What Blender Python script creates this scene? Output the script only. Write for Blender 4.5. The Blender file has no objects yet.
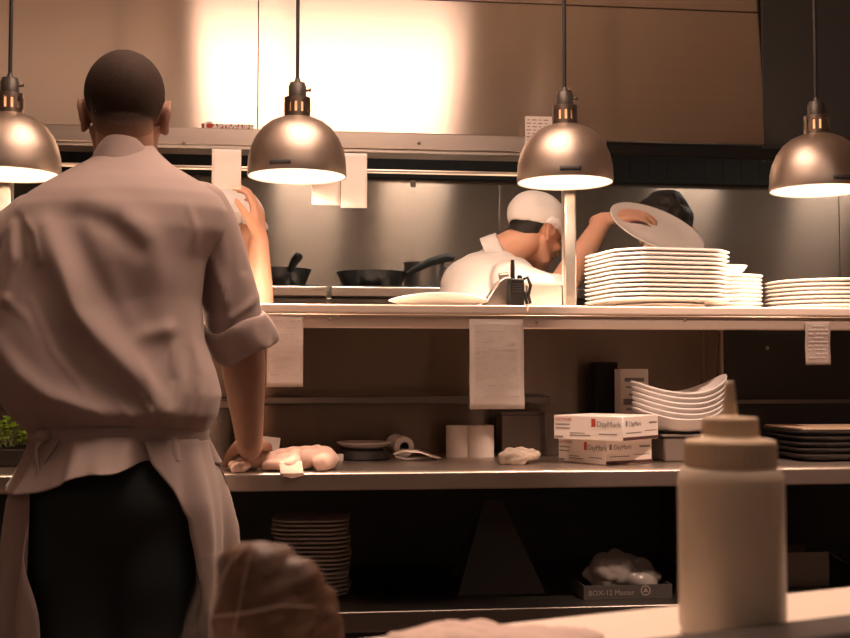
import bpy, bmesh, math, random
import numpy as np
from mathutils import Vector, Matrix
random.seed(4); np.random.seed(4)
SC = bpy.context.scene
COL = SC.collection
PI = math.pi

# ------------------------------------------------------------------ camera, world, exposure, room lamps
F_PX = 1180.0
CAM = Vector((0.0, 0.0, 1.13))
YAW = math.radians(7.0)
PITCH = math.atan(56.0 / F_PX)
fwd = Vector((math.sin(YAW) * math.cos(PITCH), math.cos(YAW) * math.cos(PITCH), math.sin(PITCH)))
rgt = Vector((math.cos(YAW), -math.sin(YAW), 0.0))
upv = rgt.cross(fwd)
cd = bpy.data.cameras.new('camera')
cam = bpy.data.objects.new('camera', cd); COL.objects.link(cam)
m3 = Matrix((rgt, upv, -fwd)).transposed()
cam.matrix_world = Matrix.Translation(CAM) @ m3.to_4x4()
cd.sensor_width = 36.0
cd.lens = F_PX / 850.0 * 36.0
cd.clip_start = 0.05
cd.dof.use_dof = True
cd.dof.focus_distance = 2.75
cd.dof.aperture_fstop = 11.0
SC.camera = cam

W = bpy.data.worlds.new('world'); SC.world = W; W.use_nodes = True
W.node_tree.nodes['Background'].inputs[0].default_value = (0.55, 0.75, 0.8, 1)
W.node_tree.nodes['Background'].inputs[1].default_value = 0.012
SC.view_settings.view_transform = 'Standard'
SC.view_settings.look = 'None'
SC.view_settings.exposure = 0.0
SC.view_settings.gamma = 1.0
SC.view_settings.use_curve_mapping = False

LAMP_W = 40.0           # each heat lamp's bulb, watts
TROFFER_E = 7.6        # ceiling light diffuser strength
HOOD_W = 6.0           # lamps recessed in the hood
REAR_FILL_E = 0.95            # fill panels added behind the camera to lift the dark areas
WARM = (1.0, 0.66, 0.50)
DOWN_W = 95.0           # downlight over the near ledge

def P(px, py, Y):
    """the point of the plane y = Y that the photograph's pixel (px, py) looks at"""
    d = fwd + rgt * ((px - 425.0) / F_PX) + upv * ((319.0 - py) / F_PX)
    return CAM + d * (Y / d.y)
def PX(v):
    """numpy (n,3) world points -> photograph pixels"""
    q = np.asarray(v) - np.array(CAM)
    z = q @ np.array(fwd)
    return 425 + F_PX * (q @ np.array(rgt)) / z, 319 - F_PX * (q @ np.array(upv)) / z

# ------------------------------------------------------------------ materials
MATS = {}
def pm(name, col, rough=0.5, metal=0.0, spec=0.5, emit=None, es=0.0, trans=0.0, sss=0.0, noise=None, bump=None, alpha=1.0, aniso=0.0, sheen=0.0, coat=0.0):
    if name in MATS: return MATS[name]
    m = bpy.data.materials.new(name); m.use_nodes = True
    nt = m.node_tree; b = nt.nodes['Principled BSDF']
    b.inputs['Base Color'].default_value = (*col, 1)
    b.inputs['Roughness'].default_value = rough
    b.inputs['Metallic'].default_value = metal
    b.inputs['Specular IOR Level'].default_value = spec
    b.inputs['Transmission Weight'].default_value = trans
    b.inputs['Alpha'].default_value = alpha
    b.inputs['Sheen Weight'].default_value = sheen
    b.inputs['Coat Weight'].default_value = coat
    if sss:
        b.inputs['Subsurface Weight'].default_value = sss
        b.inputs['Subsurface Radius'].default_value = (1.0, 0.35, 0.2)
        b.inputs['Subsurface Scale'].default_value = 0.01
    if emit:
        b.inputs['Emission Color'].default_value = (*emit, 1); b.inputs['Emission Strength'].default_value = es
    tc = nt.nodes.new('ShaderNodeTexCoord')
    if noise:      # (scale, amount) or (scale vector, amount)
        sc_, amt = noise
        mp = nt.nodes.new('ShaderNodeMapping'); nt.links.new(tc.outputs['Object'], mp.inputs[0])
        mp.inputs['Scale'].default_value = sc_ if isinstance(sc_, tuple) else (sc_,) * 3
        n = nt.nodes.new('ShaderNodeTexNoise'); n.inputs['Scale'].default_value = 1.0; n.inputs['Detail'].default_value = 5
        nt.links.new(mp.outputs[0], n.inputs['Vector'])
        mx = nt.nodes.new('ShaderNodeMix'); mx.data_type = 'RGBA'
        mx.inputs[6].default_value = (*[c * (1 - amt) for c in col], 1)
        mx.inputs[7].default_value = (*[min(1, c * (1 + amt)) for c in col], 1)
        nt.links.new(n.outputs[0], mx.inputs[0]); nt.links.new(mx.outputs[2], b.inputs['Base Color'])
    if bump:       # (scale, strength, distance)
        mp = nt.nodes.new('ShaderNodeMapping'); nt.links.new(tc.outputs['Object'], mp.inputs[0])
        mp.inputs['Scale'].default_value = bump[0] if isinstance(bump[0], tuple) else (bump[0],) * 3
        n = nt.nodes.new('ShaderNodeTexNoise'); n.inputs['Scale'].default_value = 1.0; n.inputs['Detail'].default_value = 6
        nt.links.new(mp.outputs[0], n.inputs['Vector'])
        bp = nt.nodes.new('ShaderNodeBump'); bp.inputs['Strength'].default_value = bump[1]; bp.inputs['Distance'].default_value = bump[2]
        nt.links.new(n.outputs[0], bp.inputs['Height']); nt.links.new(bp.outputs[0], b.inputs['Normal'])
    if aniso:      # horizontally brushed metal: highlights stretch vertically
        b.inputs['Anisotropic'].default_value = aniso
        cx = nt.nodes.new('ShaderNodeCombineXYZ'); cx.inputs[2].default_value = 1.0; cx.inputs[1].default_value = 0.001
        nt.links.new(cx.outputs[0], b.inputs['Tangent'])
    MATS[name] = m
    return m

M = dict(
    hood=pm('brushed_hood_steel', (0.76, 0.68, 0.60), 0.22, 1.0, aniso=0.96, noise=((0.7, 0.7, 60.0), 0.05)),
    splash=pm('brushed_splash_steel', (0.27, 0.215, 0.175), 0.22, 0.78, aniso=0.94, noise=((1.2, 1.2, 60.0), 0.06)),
    steel=pm('satin_steel', (0.66, 0.58, 0.51), 0.30, 1.0, noise=((3.0, 3.0, 80.0), 0.06)),
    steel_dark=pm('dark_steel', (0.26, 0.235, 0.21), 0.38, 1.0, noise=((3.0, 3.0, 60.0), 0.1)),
    warm_fill=pm('added_warm_fill', (0.9, 0.9, 0.9), 0.5, emit=(1.0, 0.60, 0.40), es=0.5),
    apron_rail=pm('apron_rail_steel', (0.72, 0.58, 0.48), 0.42, 0.75, noise=(9.0, 0.06)),
    shelf=pm('shelf_steel', (0.80, 0.67, 0.57), 0.42, 0.3, noise=(9.0, 0.06)),
    top=pm('worktop_steel', (0.54, 0.46, 0.40), 0.36, 0.9, noise=(9.0, 0.12)),
    rail=pm('bright_rail_steel', (0.80, 0.74, 0.68), 0.28, 1.0),
    black=pm('black_painted_metal', (0.045, 0.047, 0.046), 0.6),
    filt=pm('filter_and_dark_reflection', (0.011, 0.010, 0.009), 0.85, spec=0.15),  # black of the filters; on the lip it paints a dark reflection
    shade=pm('bronze_lamp_shade', (0.52, 0.445, 0.38), 0.42, 1.0),
    collar=pm('bronze_collar', (0.30, 0.245, 0.205), 0.34, 1.0),
    socket=pm('dark_lamp_socket', (0.09, 0.08, 0.072), 0.42, 0.5),
    enamel=pm('white_enamel', (0.88, 0.86, 0.83), 0.35),
    cord=pm('black_cord', (0.012, 0.012, 0.012), 0.5),
    bulb=pm('lit_bulb', (1, 0.9, 0.8), 0.4, emit=(1.0, 0.72, 0.5), es=9.0),
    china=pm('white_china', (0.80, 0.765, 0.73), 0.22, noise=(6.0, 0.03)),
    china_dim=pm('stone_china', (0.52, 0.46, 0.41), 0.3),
    slate=pm('dark_tray', (0.035, 0.03, 0.028), 0.42),
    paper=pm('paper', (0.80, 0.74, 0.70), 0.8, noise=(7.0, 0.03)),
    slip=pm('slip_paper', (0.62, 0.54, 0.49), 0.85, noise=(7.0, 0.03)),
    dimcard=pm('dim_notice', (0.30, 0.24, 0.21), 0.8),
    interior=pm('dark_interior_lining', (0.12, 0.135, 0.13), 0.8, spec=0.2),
    neck=pm('glowing_bulb_neck', (1, .7, .5), 0.4, emit=(1.0, 0.42, 0.18), es=1.1),
    faint=pm('faint_print', (0.51, 0.44, 0.40), 0.8),
    ink=pm('grey_print', (0.23, 0.20, 0.19), 0.8),
    red=pm('red_print', (0.42, 0.045, 0.03), 0.6),
    card=pm('white_carton', (0.78, 0.70, 0.64), 0.7, noise=(12.0, 0.03)),
    card_brown=pm('dark_carton', (0.055, 0.048, 0.043), 0.8, noise=(10.0, 0.2)),
    maroon=pm('maroon_band', (0.075, 0.028, 0.025), 0.7),
    skin=pm('skin', (0.34, 0.19, 0.13), 0.52, sss=0.12, noise=(30.0, 0.10), bump=(160.0, 0.15, 0.001)),
    skin_light=pm('light_skin', (0.70, 0.40, 0.275), 0.5, sss=0.12, noise=(30.0, 0.08)),
    hair=pm('cropped_brown_hair', (0.050, 0.031, 0.022), 0.8, spec=0.2, noise=(220.0, 0.6), bump=(420.0, 0.7, 0.0015)),
    hair_black=pm('black_hair', (0.012, 0.010, 0.009), 0.6, noise=(90.0, 0.5), bump=(120.0, 0.9, 0.004)),
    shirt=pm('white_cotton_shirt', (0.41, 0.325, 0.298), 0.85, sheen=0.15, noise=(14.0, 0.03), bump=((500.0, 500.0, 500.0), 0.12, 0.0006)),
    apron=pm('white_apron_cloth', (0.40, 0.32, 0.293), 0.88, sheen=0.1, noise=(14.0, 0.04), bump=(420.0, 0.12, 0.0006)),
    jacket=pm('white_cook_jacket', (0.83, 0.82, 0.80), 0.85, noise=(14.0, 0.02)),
    trousers=pm('black_trousers', (0.034, 0.041, 0.042), 0.95, spec=0.1),
    shoe=pm('black_leather', (0.012, 0.012, 0.012), 0.4),
    darkshirt=pm('dark_work_shirt', (0.02, 0.02, 0.021), 0.9),
    eye=pm('eye_white', (0.7, 0.68, 0.64), 0.2),
    iris=pm('iris_dark', (0.03, 0.02, 0.015), 0.2),
    lips=pm('lips', (0.45, 0.18, 0.14), 0.5),
    towel=pm('blush_towel', (0.80, 0.56, 0.46), 0.95, sheen=0.3, noise=(16.0, 0.12), bump=(260.0, 0.5, 0.002)),
    towel_grey=pm('grey_towel', (0.45, 0.38, 0.31), 0.95, noise=(18.0, 0.15), bump=(260.0, 0.5, 0.002)),
    leaf=pm('fresh_herb_leaf', (0.40, 0.70, 0.06), 0.5, noise=(40.0, 0.45)),
    stem=pm('herb_stem', (0.20, 0.30, 0.08), 0.6),
    soil=pm('dark_soil', (0.02, 0.015, 0.012), 0.95, bump=(90.0, 0.8, 0.01)),
    potmat=pm('dark_plastic_pot', (0.03, 0.028, 0.026), 0.45),
    white_plastic=pm('white_plastic', (0.78, 0.74, 0.69), 0.4),
    bottle=pm('milky_bottle_plastic', (0.90, 0.79, 0.64), 0.40, trans=0.45, noise=(10.0, 0.04)),
    capmat=pm('cream_cap_plastic', (0.70, 0.55, 0.39), 0.38, trans=0.12),
    sauce=pm('pale_sauce', (0.55, 0.46, 0.38), 0.5),
    ledge=pm('pale_ledge_laminate', (0.80, 0.69, 0.58), 0.45, noise=(30.0, 0.06)),
    edge=pm('dark_wood_rail', (0.055, 0.043, 0.038), 0.45, noise=((4.0, 30.0, 30.0), 0.25)),
    bread=pm('browned_crust', (0.085, 0.038, 0.018), 0.55, noise=(22.0, 0.45), bump=(40.0, 0.5, 0.004)),
    film=pm('clear_plastic_film', (0.9, 0.88, 0.85), 0.16, trans=0.9, alpha=0.22, spec=0.8),
    bagfilm=pm('grey_plastic_bag', (0.42, 0.38, 0.35), 0.3, alpha=0.75, spec=0.8),
    glass=pm('clear_plastic_tub', (0.92, 0.88, 0.84), 0.08, trans=0.95, alpha=0.35),
    pan=pm('black_iron_pan', (0.018, 0.018, 0.018), 0.38, 0.4),
    rubber=pm('black_radio_plastic', (0.010, 0.010, 0.010), 0.6, spec=0.2),
    tile=pm('floor_quarry_tile', (0.10, 0.055, 0.04), 0.5, noise=(5.0, 0.3)),
    wall=pm('warm_wall_paint', (0.62, 0.50, 0.42), 0.8, noise=(2.0, 0.06)),
    ceil=pm('ceiling_paint', (0.58, 0.50, 0.44), 0.9),
    rear_fill=pm('added_rear_fill', (0.9, 0.9, 0.9), 0.5, emit=(1.0, 0.82, 0.70), es=REAR_FILL_E),
    diffuser=pm('lit_diffuser', (0.9, 0.9, 0.9), 0.5, emit=WARM, es=TROFFER_E),
    hoodlens=pm('lit_hood_lens', (0.9, 0.9, 0.9), 0.5, emit=(1.0, 0.93, 0.85), es=4.0),
    grey_tub=pm('grey_plastic_tub', (0.17, 0.14, 0.12), 0.5),
    greyboard=pm('dark_grey_board', (0.040, 0.037, 0.034), 0.6),
)

def fade_hair(name, hair, skin):
    """clipped hair that thins out to bare skin where the scalp attribute 'fade' falls to 0"""
    m = pm(name, hair, 0.8, spec=0.2, bump=(420.0, 0.7, 0.0015)); nt = m.node_tree; b = nt.nodes['Principled BSDF']
    at = nt.nodes.new('ShaderNodeAttribute'); at.attribute_name = 'fade'
    tc = nt.nodes.new('ShaderNodeTexCoord'); n = nt.nodes.new('ShaderNodeTexNoise'); n.inputs['Scale'].default_value = 700.0
    nt.links.new(tc.outputs['Object'], n.inputs['Vector'])
    ad = nt.nodes.new('ShaderNodeMath'); ad.operation = 'MULTIPLY_ADD'; ad.inputs[1].default_value = 0.5; ad.inputs[2].default_value = -0.25
    nt.links.new(n.outputs[0], ad.inputs[0])
    sm = nt.nodes.new('ShaderNodeMath'); sm.operation = 'ADD'; sm.use_clamp = True
    nt.links.new(at.outputs['Fac'], sm.inputs[0]); nt.links.new(ad.outputs[0], sm.inputs[1])
    mx = nt.nodes.new('ShaderNodeMix'); mx.data_type = 'RGBA'; mx.inputs[6].default_value = (*skin, 1); mx.inputs[7].default_value = (*hair, 1)
    nt.links.new(sm.outputs[0], mx.inputs[0]); nt.links.new(mx.outputs[2], b.inputs['Base Color'])
    return m
M['fadehair'] = fade_hair('clipped_fading_hair', (0.034, 0.022, 0.016), (0.34, 0.19, 0.13))
M['jacketcap'] = M['jacket']
# ------------------------------------------------------------------ mesh helpers
def unit(v):
    v = Vector(v); return v / max(v.length, 1e-9)

class MB:
    """collects shapes, then build() links them as one mesh object"""
    def __init__(self): self.v = []; self.f = []; self.mi = []; self.cur = 0
    def add(self, vs, fs):
        o = len(self.v); self.v += [tuple(x) for x in vs]; self.f += [tuple(i + o for i in f) for f in fs]; self.mi += [self.cur] * len(fs); return self
    def box(self, c, s, rot=None, taper=None):
        hx, hy, hz = s[0] / 2, s[1] / 2, s[2] / 2; vs = []
        for z in (-1, 1):
            k = taper if (taper and z > 0) else 1.0
            for x, y in ((-1, -1), (1, -1), (1, 1), (-1, 1)):
                p = Vector((x * hx * k, y * hy * k, z * hz))
                if rot is not None: p = rot @ p
                vs.append(p + Vector(c))
        return self.add(vs, [(3, 2, 1, 0), (4, 5, 6, 7), (0, 1, 5, 4), (1, 2, 6, 5), (2, 3, 7, 6), (3, 0, 4, 7)])
    def box2(self, a, b):
        return self.box([(a[i] + b[i]) / 2 for i in range(3)], [abs(b[i] - a[i]) for i in range(3)])
    def lathe(self, prof, c=(0, 0, 0), n=40, axis=None, closed=False, sx=1.0, sy=1.0):
        R = Matrix.Identity(3)
        if axis is not None: R = Vector((0, 0, 1)).rotation_difference(unit(axis)).to_matrix()
        vs = []; fs = []
        for r, z in prof:
            for k in range(n):
                a = 2 * PI * k / n
                vs.append(R @ Vector((r * math.cos(a) * sx, r * math.sin(a) * sy, z)) + Vector(c))
        m = len(prof)
        for i in range(m if closed else m - 1):
            j = (i + 1) % m
            for k in range(n):
                k2 = (k + 1) % n
                fs.append((i * n + k, i * n + k2, j * n + k2, j * n + k))
        if not closed:
            if prof[0][0] > 1e-6: fs.append(tuple(range(n - 1, -1, -1)))
            if prof[-1][0] > 1e-6: fs.append(tuple((m - 1) * n + k for k in range(n)))
        return self.add(vs, fs)
    def tube(self, pts, r, n=10, cap=True):
        pts = [Vector(p) for p in pts]; m = len(pts)
        rs = r if isinstance(r, (list, tuple)) else [r] * m
        vs = []; fs = []; prev = None
        for i, p in enumerate(pts):
            t = unit((pts[min(i + 1, m - 1)] - pts[max(i - 1, 0)]))
            if prev is None:
                a = Vector((0, 0, 1)) if abs(t.z) < 0.9 else Vector((1, 0, 0)); u = unit(t.cross(a))
            else: u = unit(prev - t * prev.dot(t))
            prev = u; w = t.cross(u)
            for k in range(n):
                a = 2 * PI * k / n
                vs.append(p + (u * math.cos(a) + w * math.sin(a)) * rs[i])
        for i in range(m - 1):
            for k in range(n):
                k2 = (k + 1) % n
                fs.append((i * n + k, i * n + k2, (i + 1) * n + k2, (i + 1) * n + k))
        if cap: fs += [tuple(range(n - 1, -1, -1)), tuple((m - 1) * n + k for k in range(n))]
        return self.add(vs, fs)
    def capsule(self, p0, r0, p1, r1, n=20, hemi=6):
        p0, p1 = Vector(p0), Vector(p1); L = (p1 - p0).length
        prof = [(max(1e-7, r0 * math.cos(a)), r0 * math.sin(a)) for a in [-PI / 2 + PI / 2 * k / hemi for k in range(hemi + 1)]]
        prof += [(max(1e-7, r1 * math.cos(a)), L + r1 * math.sin(a)) for a in [PI / 2 * k / hemi for k in range(hemi + 1)]]
        return self.lathe(prof, p0, n, (p1 - p0) if L > 1e-6 else (0, 0, 1))
    def ellipsoid(self, c, r, R=None, n=28, m=16):
        R = R or Matrix.Identity(3); vs = []; fs = []
        for i in range(m + 1):
            a = -PI / 2 + PI * i / m
            for k in range(n):
                b = 2 * PI * k / n
                vs.append(R @ Vector((r[0] * max(1e-6, math.cos(a)) * math.cos(b), r[1] * max(1e-6, math.cos(a)) * math.sin(b), r[2] * math.sin(a))) + Vector(c))
        for i in range(m):
            for k in range(n):
                k2 = (k + 1) % n; fs.append((i * n + k, i * n + k2, (i + 1) * n + k2, (i + 1) * n + k))
        return self.add(vs, fs)
    def loft(self, rings, cap=True):
        """rings: lists of the same number of points, closed round"""
        n = len(rings[0]); vs = [p for r in rings for p in r]; fs = []
        for i in range(len(rings) - 1):
            for k in range(n):
                k2 = (k + 1) % n; fs.append((i * n + k, i * n + k2, (i + 1) * n + k2, (i + 1) * n + k))
        if cap: fs += [tuple(range(n - 1, -1, -1)), tuple((len(rings) - 1) * n + k for k in range(n))]
        return self.add(vs, fs)
    def sheet(self, grid):
        r = len(grid); c = len(grid[0]); vs = [p for row in grid for p in row]
        return self.add(vs, [(i * c + j, i * c + j + 1, (i + 1) * c + j + 1, (i + 1) * c + j) for i in range(r - 1) for j in range(c - 1)])
    def build(self, name, mat, parent=None, loc=None, smooth=True, bevel=0.0, seg=2, solid=0.0, sub=0, angle=40, local=False, fixn=True):
        """geometry is written in world coordinates (or local=True: the object's own); origin at loc, or at the parent's"""
        me = bpy.data.meshes.new(name)
        o = bpy.data.objects.new(name, me); COL.objects.link(o)
        off = Vector((0, 0, 0))
        if parent is not None:
            o.parent = parent
            q = parent
            while q is not None: off += q.location; q = q.parent
            if loc is not None: o.location = Vector(loc) - off; off = Vector(loc)
        elif loc is not None:
            o.location = loc; off = Vector(loc)
        if local: off = Vector((0, 0, 0))
        me.from_pydata([tuple(Vector(v) - off) for v in self.v], [], self.f)
        mats = mat if isinstance(mat, (list, tuple)) else [mat]
        for mm in mats: me.materials.append(mm)
        if len(mats) > 1: me.polygons.foreach_set('material_index', self.mi)
        if fixn:
            bm = bmesh.new(); bm.from_mesh(me); bmesh.ops.recalc_face_normals(bm, faces=bm.faces); bm.to_mesh(me); bm.free()
        finish(o, smooth, bevel, seg, solid, sub, angle)
        return o

def finish(o, smooth=True, bevel=0.0, seg=2, solid=0.0, sub=0, angle=40):
    me = o.data
    if smooth:
        me.polygons.foreach_set('use_smooth', [True] * len(me.polygons))
        try: me.set_sharp_from_angle(angle=math.radians(angle))
        except Exception: pass
    if solid:
        s = o.modifiers.new('thickness', 'SOLIDIFY'); s.thickness = solid; s.offset = 0.0
    if bevel:
        b = o.modifiers.new('edge', 'BEVEL'); b.width = bevel; b.segments = seg; b.limit_method = 'ANGLE'; b.angle_limit = math.radians(40)
    if sub:
        s = o.modifiers.new('round', 'SUBSURF'); s.levels = sub; s.render_levels = sub

def thing(name, label, cat, loc=(0, 0, 0), group=None):
    o = bpy.data.objects.new(name, None); COL.objects.link(o)
    o.location = loc; o.empty_display_size = 0.05
    return tag(o, label, cat, group)
def tag(o, label, cat, group=None, kind=None):
    o['label'] = label; o['category'] = cat
    if group: o['group'] = group
    if kind: o['kind'] = kind
    return o
def struct(o, label=None, cat=None):
    o['kind'] = 'structure'
    if label: o['label'] = label
    if cat: o['category'] = cat
    return o
def dup(root, loc, rotz=0.0, label=None, group=None):
    r = root.copy(); COL.objects.link(r); r.location = loc; r.rotation_euler = (0, 0, rotz)
    if label: r['label'] = label
    if group: r['group'] = group
    for ch in [c for c in root.children]:
        c = ch.copy(); COL.objects.link(c); c.parent = r
        for g in [x for x in ch.children]:
            d = g.copy(); COL.objects.link(d); d.parent = c
    return r
def remesh(mb, voxel, smooth=6, fac=0.5):
    """fuse overlapping closed shapes into one continuous skin; returns (verts array, faces)"""
    me = bpy.data.meshes.new('tmp'); me.from_pydata(mb.v, [], mb.f)
    bm = bmesh.new(); bm.from_mesh(me); bmesh.ops.recalc_face_normals(bm, faces=bm.faces); bm.to_mesh(me); bm.free()
    o = bpy.data.objects.new('tmp', me); COL.objects.link(o)
    r = o.modifiers.new('r', 'REMESH'); r.mode = 'VOXEL'; r.voxel_size = voxel; r.adaptivity = 0
    if smooth:
        s = o.modifiers.new('s', 'SMOOTH'); s.factor = fac; s.iterations = smooth
    dg = bpy.context.evaluated_depsgraph_get()
    ev = o.evaluated_get(dg); m2 = bpy.data.meshes.new_from_object(ev)
    n = len(m2.vertices); v = np.empty(n * 3); m2.vertices.foreach_get('co', v); v = v.reshape(-1, 3)
    nr = np.empty(n * 3); m2.vertices.foreach_get('normal', nr); nr = nr.reshape(-1, 3)
    fs = [tuple(p.vertices) for p in m2.polygons]
    bpy.data.objects.remove(o); bpy.data.meshes.remove(me); bpy.data.meshes.remove(m2)
    return v, fs, nr
def skin_obj(name, v, fs, mat, parent=None, loc=None, cuts=(), **kw):
    """an object from arrays; cuts: (point, normal) planes, what lies on the normal's side is cut away"""
    mb = MB(); mb.v = [tuple(x) for x in v]; mb.f = list(fs); mb.mi = [0] * len(fs)
    o = mb.build(name, mat, parent, loc, **kw)
    if cuts:
        off = Vector((0, 0, 0)); q = o
        while q is not None: off += q.location; q = q.parent
        bm = bmesh.new(); bm.from_mesh(o.data)
        for co, no in cuts:
            bmesh.ops.bisect_plane(bm, geom=bm.verts[:] + bm.edges[:] + bm.faces[:], plane_co=Vector(co) - off, plane_no=Vector(no), clear_outer=True)
        bm.to_mesh(o.data); bm.free()
        o.data.polygons.foreach_set('use_smooth', [True] * len(o.data.polygons))
    return o
def sub_faces(v, fs, keep):
    """the faces whose vertices are all kept, re-indexed"""
    ff = [f for f in fs if all(keep[i] for i in f)]
    used = sorted({i for f in ff for i in f}); mp = {a: b for b, a in enumerate(used)}
    vv = v[used].copy(); ff = [tuple(mp[i] for i in f) for f in ff]
    cnt = {}
    for f in ff:
        for a, b in zip(f, f[1:] + f[:1]): k = (min(a, b), max(a, b)); cnt[k] = cnt.get(k, 0) + 1
    nb = {}
    for (a, b), c in cnt.items():
        if c == 1: nb.setdefault(a, []).append(b); nb.setdefault(b, []).append(a)
    for _ in range(10):                                  # even out the stepped border
        new = {a: vv[a] * .4 + vv[bs].mean(axis=0) * .6 for a, bs in nb.items()}
        for a, p in new.items(): vv[a] = p
    return vv, ff, np.array(used)
def noise3(v, scale, seed=0):
    """smooth cheap noise in about -1..1 from a few sine waves"""
    rs = np.random.RandomState(seed); out = np.zeros(len(v))
    for k in range(7):
        d = rs.normal(size=3); d /= np.linalg.norm(d)
        out += np.sin((v @ d) * scale * (0.6 + 1.1 * rs.rand()) + rs.rand() * 6.28)
    return out / 3.5
def crumple(name, c, size, mat, label, cat, seed=0, amp=0.35, flat=True, res=0.006, group=None, freq=2.2, parent=None):
    """a crumpled lump of cloth or paper resting on c"""
    mb = MB(); rs = random.Random(seed)
    for k in range(9):
        a = rs.random() * 2 * PI; q = rs.random() ** 0.5
        mb.ellipsoid((c[0] + size[0] * 0.33 * q * math.cos(a), c[1] + size[1] * 0.33 * q * math.sin(a), c[2] + size[2] * (0.3 + 0.25 * rs.random())),
                     (size[0] * (0.16 + 0.14 * rs.random()), size[1] * (0.16 + 0.14 * rs.random()), size[2] * (0.3 + 0.2 * rs.random())), n=16, m=10)
    v, fs, nr = remesh(mb, res, 4)
    s = 1.0 / max(size)
    d = (np.abs(noise3(v, 14 * s * freq, seed)) + 0.5 * np.abs(noise3(v, 30 * s * freq, seed + 1)) - 0.6) * amp * size[2]
    v = v + nr * d[:, None]
    if flat: v[:, 2] = np.maximum(v[:, 2], c[2])
    o = skin_obj(name, v, fs, mat, parent, None if parent else c)
    if label: tag(o, label, cat, group)
    return o
def text_obj(name, s, size, mat, parent, origin, xdir, ydir, align='LEFT', extrude=0.0002, bold=0.0):
    cu = bpy.data.curves.new(name, 'FONT'); cu.body = s; cu.size = size; cu.extrude = extrude; cu.align_x = align; cu.offset = bold
    tmp = bpy.data.objects.new('tmp', cu); COL.objects.link(tmp)
    me = bpy.data.meshes.new_from_object(tmp.evaluated_get(bpy.context.evaluated_depsgraph_get()))
    bpy.data.objects.remove(tmp); bpy.data.curves.remove(cu); me.name = name; me.materials.clear(); me.materials.append(mat)
    o = bpy.data.objects.new(name, me); COL.objects.link(o)
    x = unit(xdir); y = unit(ydir); z = x.cross(y)
    off = Vector((0, 0, 0)); q = parent
    while q is not None: off += q.location; q = q.parent
    o.parent = parent
    o.matrix_local = Matrix.Translation(Vector(origin) - off) @ Matrix((x, y, z)).transposed().to_4x4()
    return o
def ordinal(n):
    return ['zeroth', 'first', 'second', 'third', 'fourth', 'fifth', 'sixth', 'seventh', 'eighth', 'ninth', 'tenth', 'eleventh', 'twelfth', 'thirteenth', 'fourteenth', 'fifteenth', 'sixteenth', 'seventeenth', 'eighteenth', 'nineteenth'][n]
# ------------------------------------------------------------------ the room
CEIL = 2.75
XL, XR, YB, YF = -3.0, 3.4, -2.6, 4.72
def slab(name, a, b, mat):
    return struct(MB().box2(a, b).build(name, mat, smooth=False, loc=[(a[i] + b[i]) / 2 for i in range(3)]))
slab('floor', (XL - .1, YB - .1, -0.1), (XR + .1, YF + .1, 0.0), M['tile'])
slab('ceiling', (XL - .1, YB - .1, CEIL), (XR + .1, YF + .1, CEIL + .1), M['ceil'])
slab('wall_left', (XL - .1, YB - .1, 0), (XL, YF + .1, CEIL), M['wall'])
slab('wall_right', (XR, YB - .1, 0), (XR + .1, YF + .1, CEIL), M['wall'])
slab('wall_front', (XL, YB - .1, 0), (XR, YB, CEIL), M['wall'])
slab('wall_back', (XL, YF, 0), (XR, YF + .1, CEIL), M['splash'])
# stainless sheets of the back wall: seams between them
YS = YF - 0.012
seams = [XL, P(120, 230, YF).x, P(499, 230, YF).x, P(838, 230, YF).x, XR]
for i in range(4):
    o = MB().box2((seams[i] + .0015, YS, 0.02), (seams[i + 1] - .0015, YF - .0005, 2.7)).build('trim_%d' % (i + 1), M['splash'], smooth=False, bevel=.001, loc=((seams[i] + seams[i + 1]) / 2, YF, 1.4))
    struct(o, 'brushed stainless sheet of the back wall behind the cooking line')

# ------------------------------------------------------------------ ceiling light above the serving side
def ceiling_light(cx, cy, w, d, label, em='diffuser'):
    t = thing('ceiling_light', label, 'ceiling light', (cx, cy, CEIL))
    f = MB()
    for s in (-1, 1):
        f.box((cx + s * (w / 2 + .02), cy, CEIL - .03), (.04, d + .08, .06)); f.box((cx, cy + s * (d / 2 + .02), CEIL - .03), (w, .04, .06))
    f.build('frame', M['white_plastic'], t, bevel=.004)
    MB().box((cx, cy, CEIL - .022), (w, d, .008)).build('diffuser', M[em], t, smooth=False)
    return t
TX0, TX1, TY = -0.365, 0.79, 2.1
ceiling_light((TX0 + TX1) / 2, TY, TX1 - TX0, 1.35, 'large square lit ceiling panel above the serving side')
ceiling_light(-1.03, 2.1, 1.1, 1.35, 'added unseen warm fill panel over the left end of the serving side', 'warm_fill')  # added out of view so the hood's left side reflects brighter
for x_, y_, lb_ in ((-1.3, -1.2, 'added unseen fill panel at the far left behind the viewer'), (1.6, -1.2, 'added unseen fill panel at the far right behind the viewer')):
    ceiling_light(x_, y_, 1.2, 1.2, lb_, 'rear_fill')  # both panels are added, unseen, as soft fill light

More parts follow.
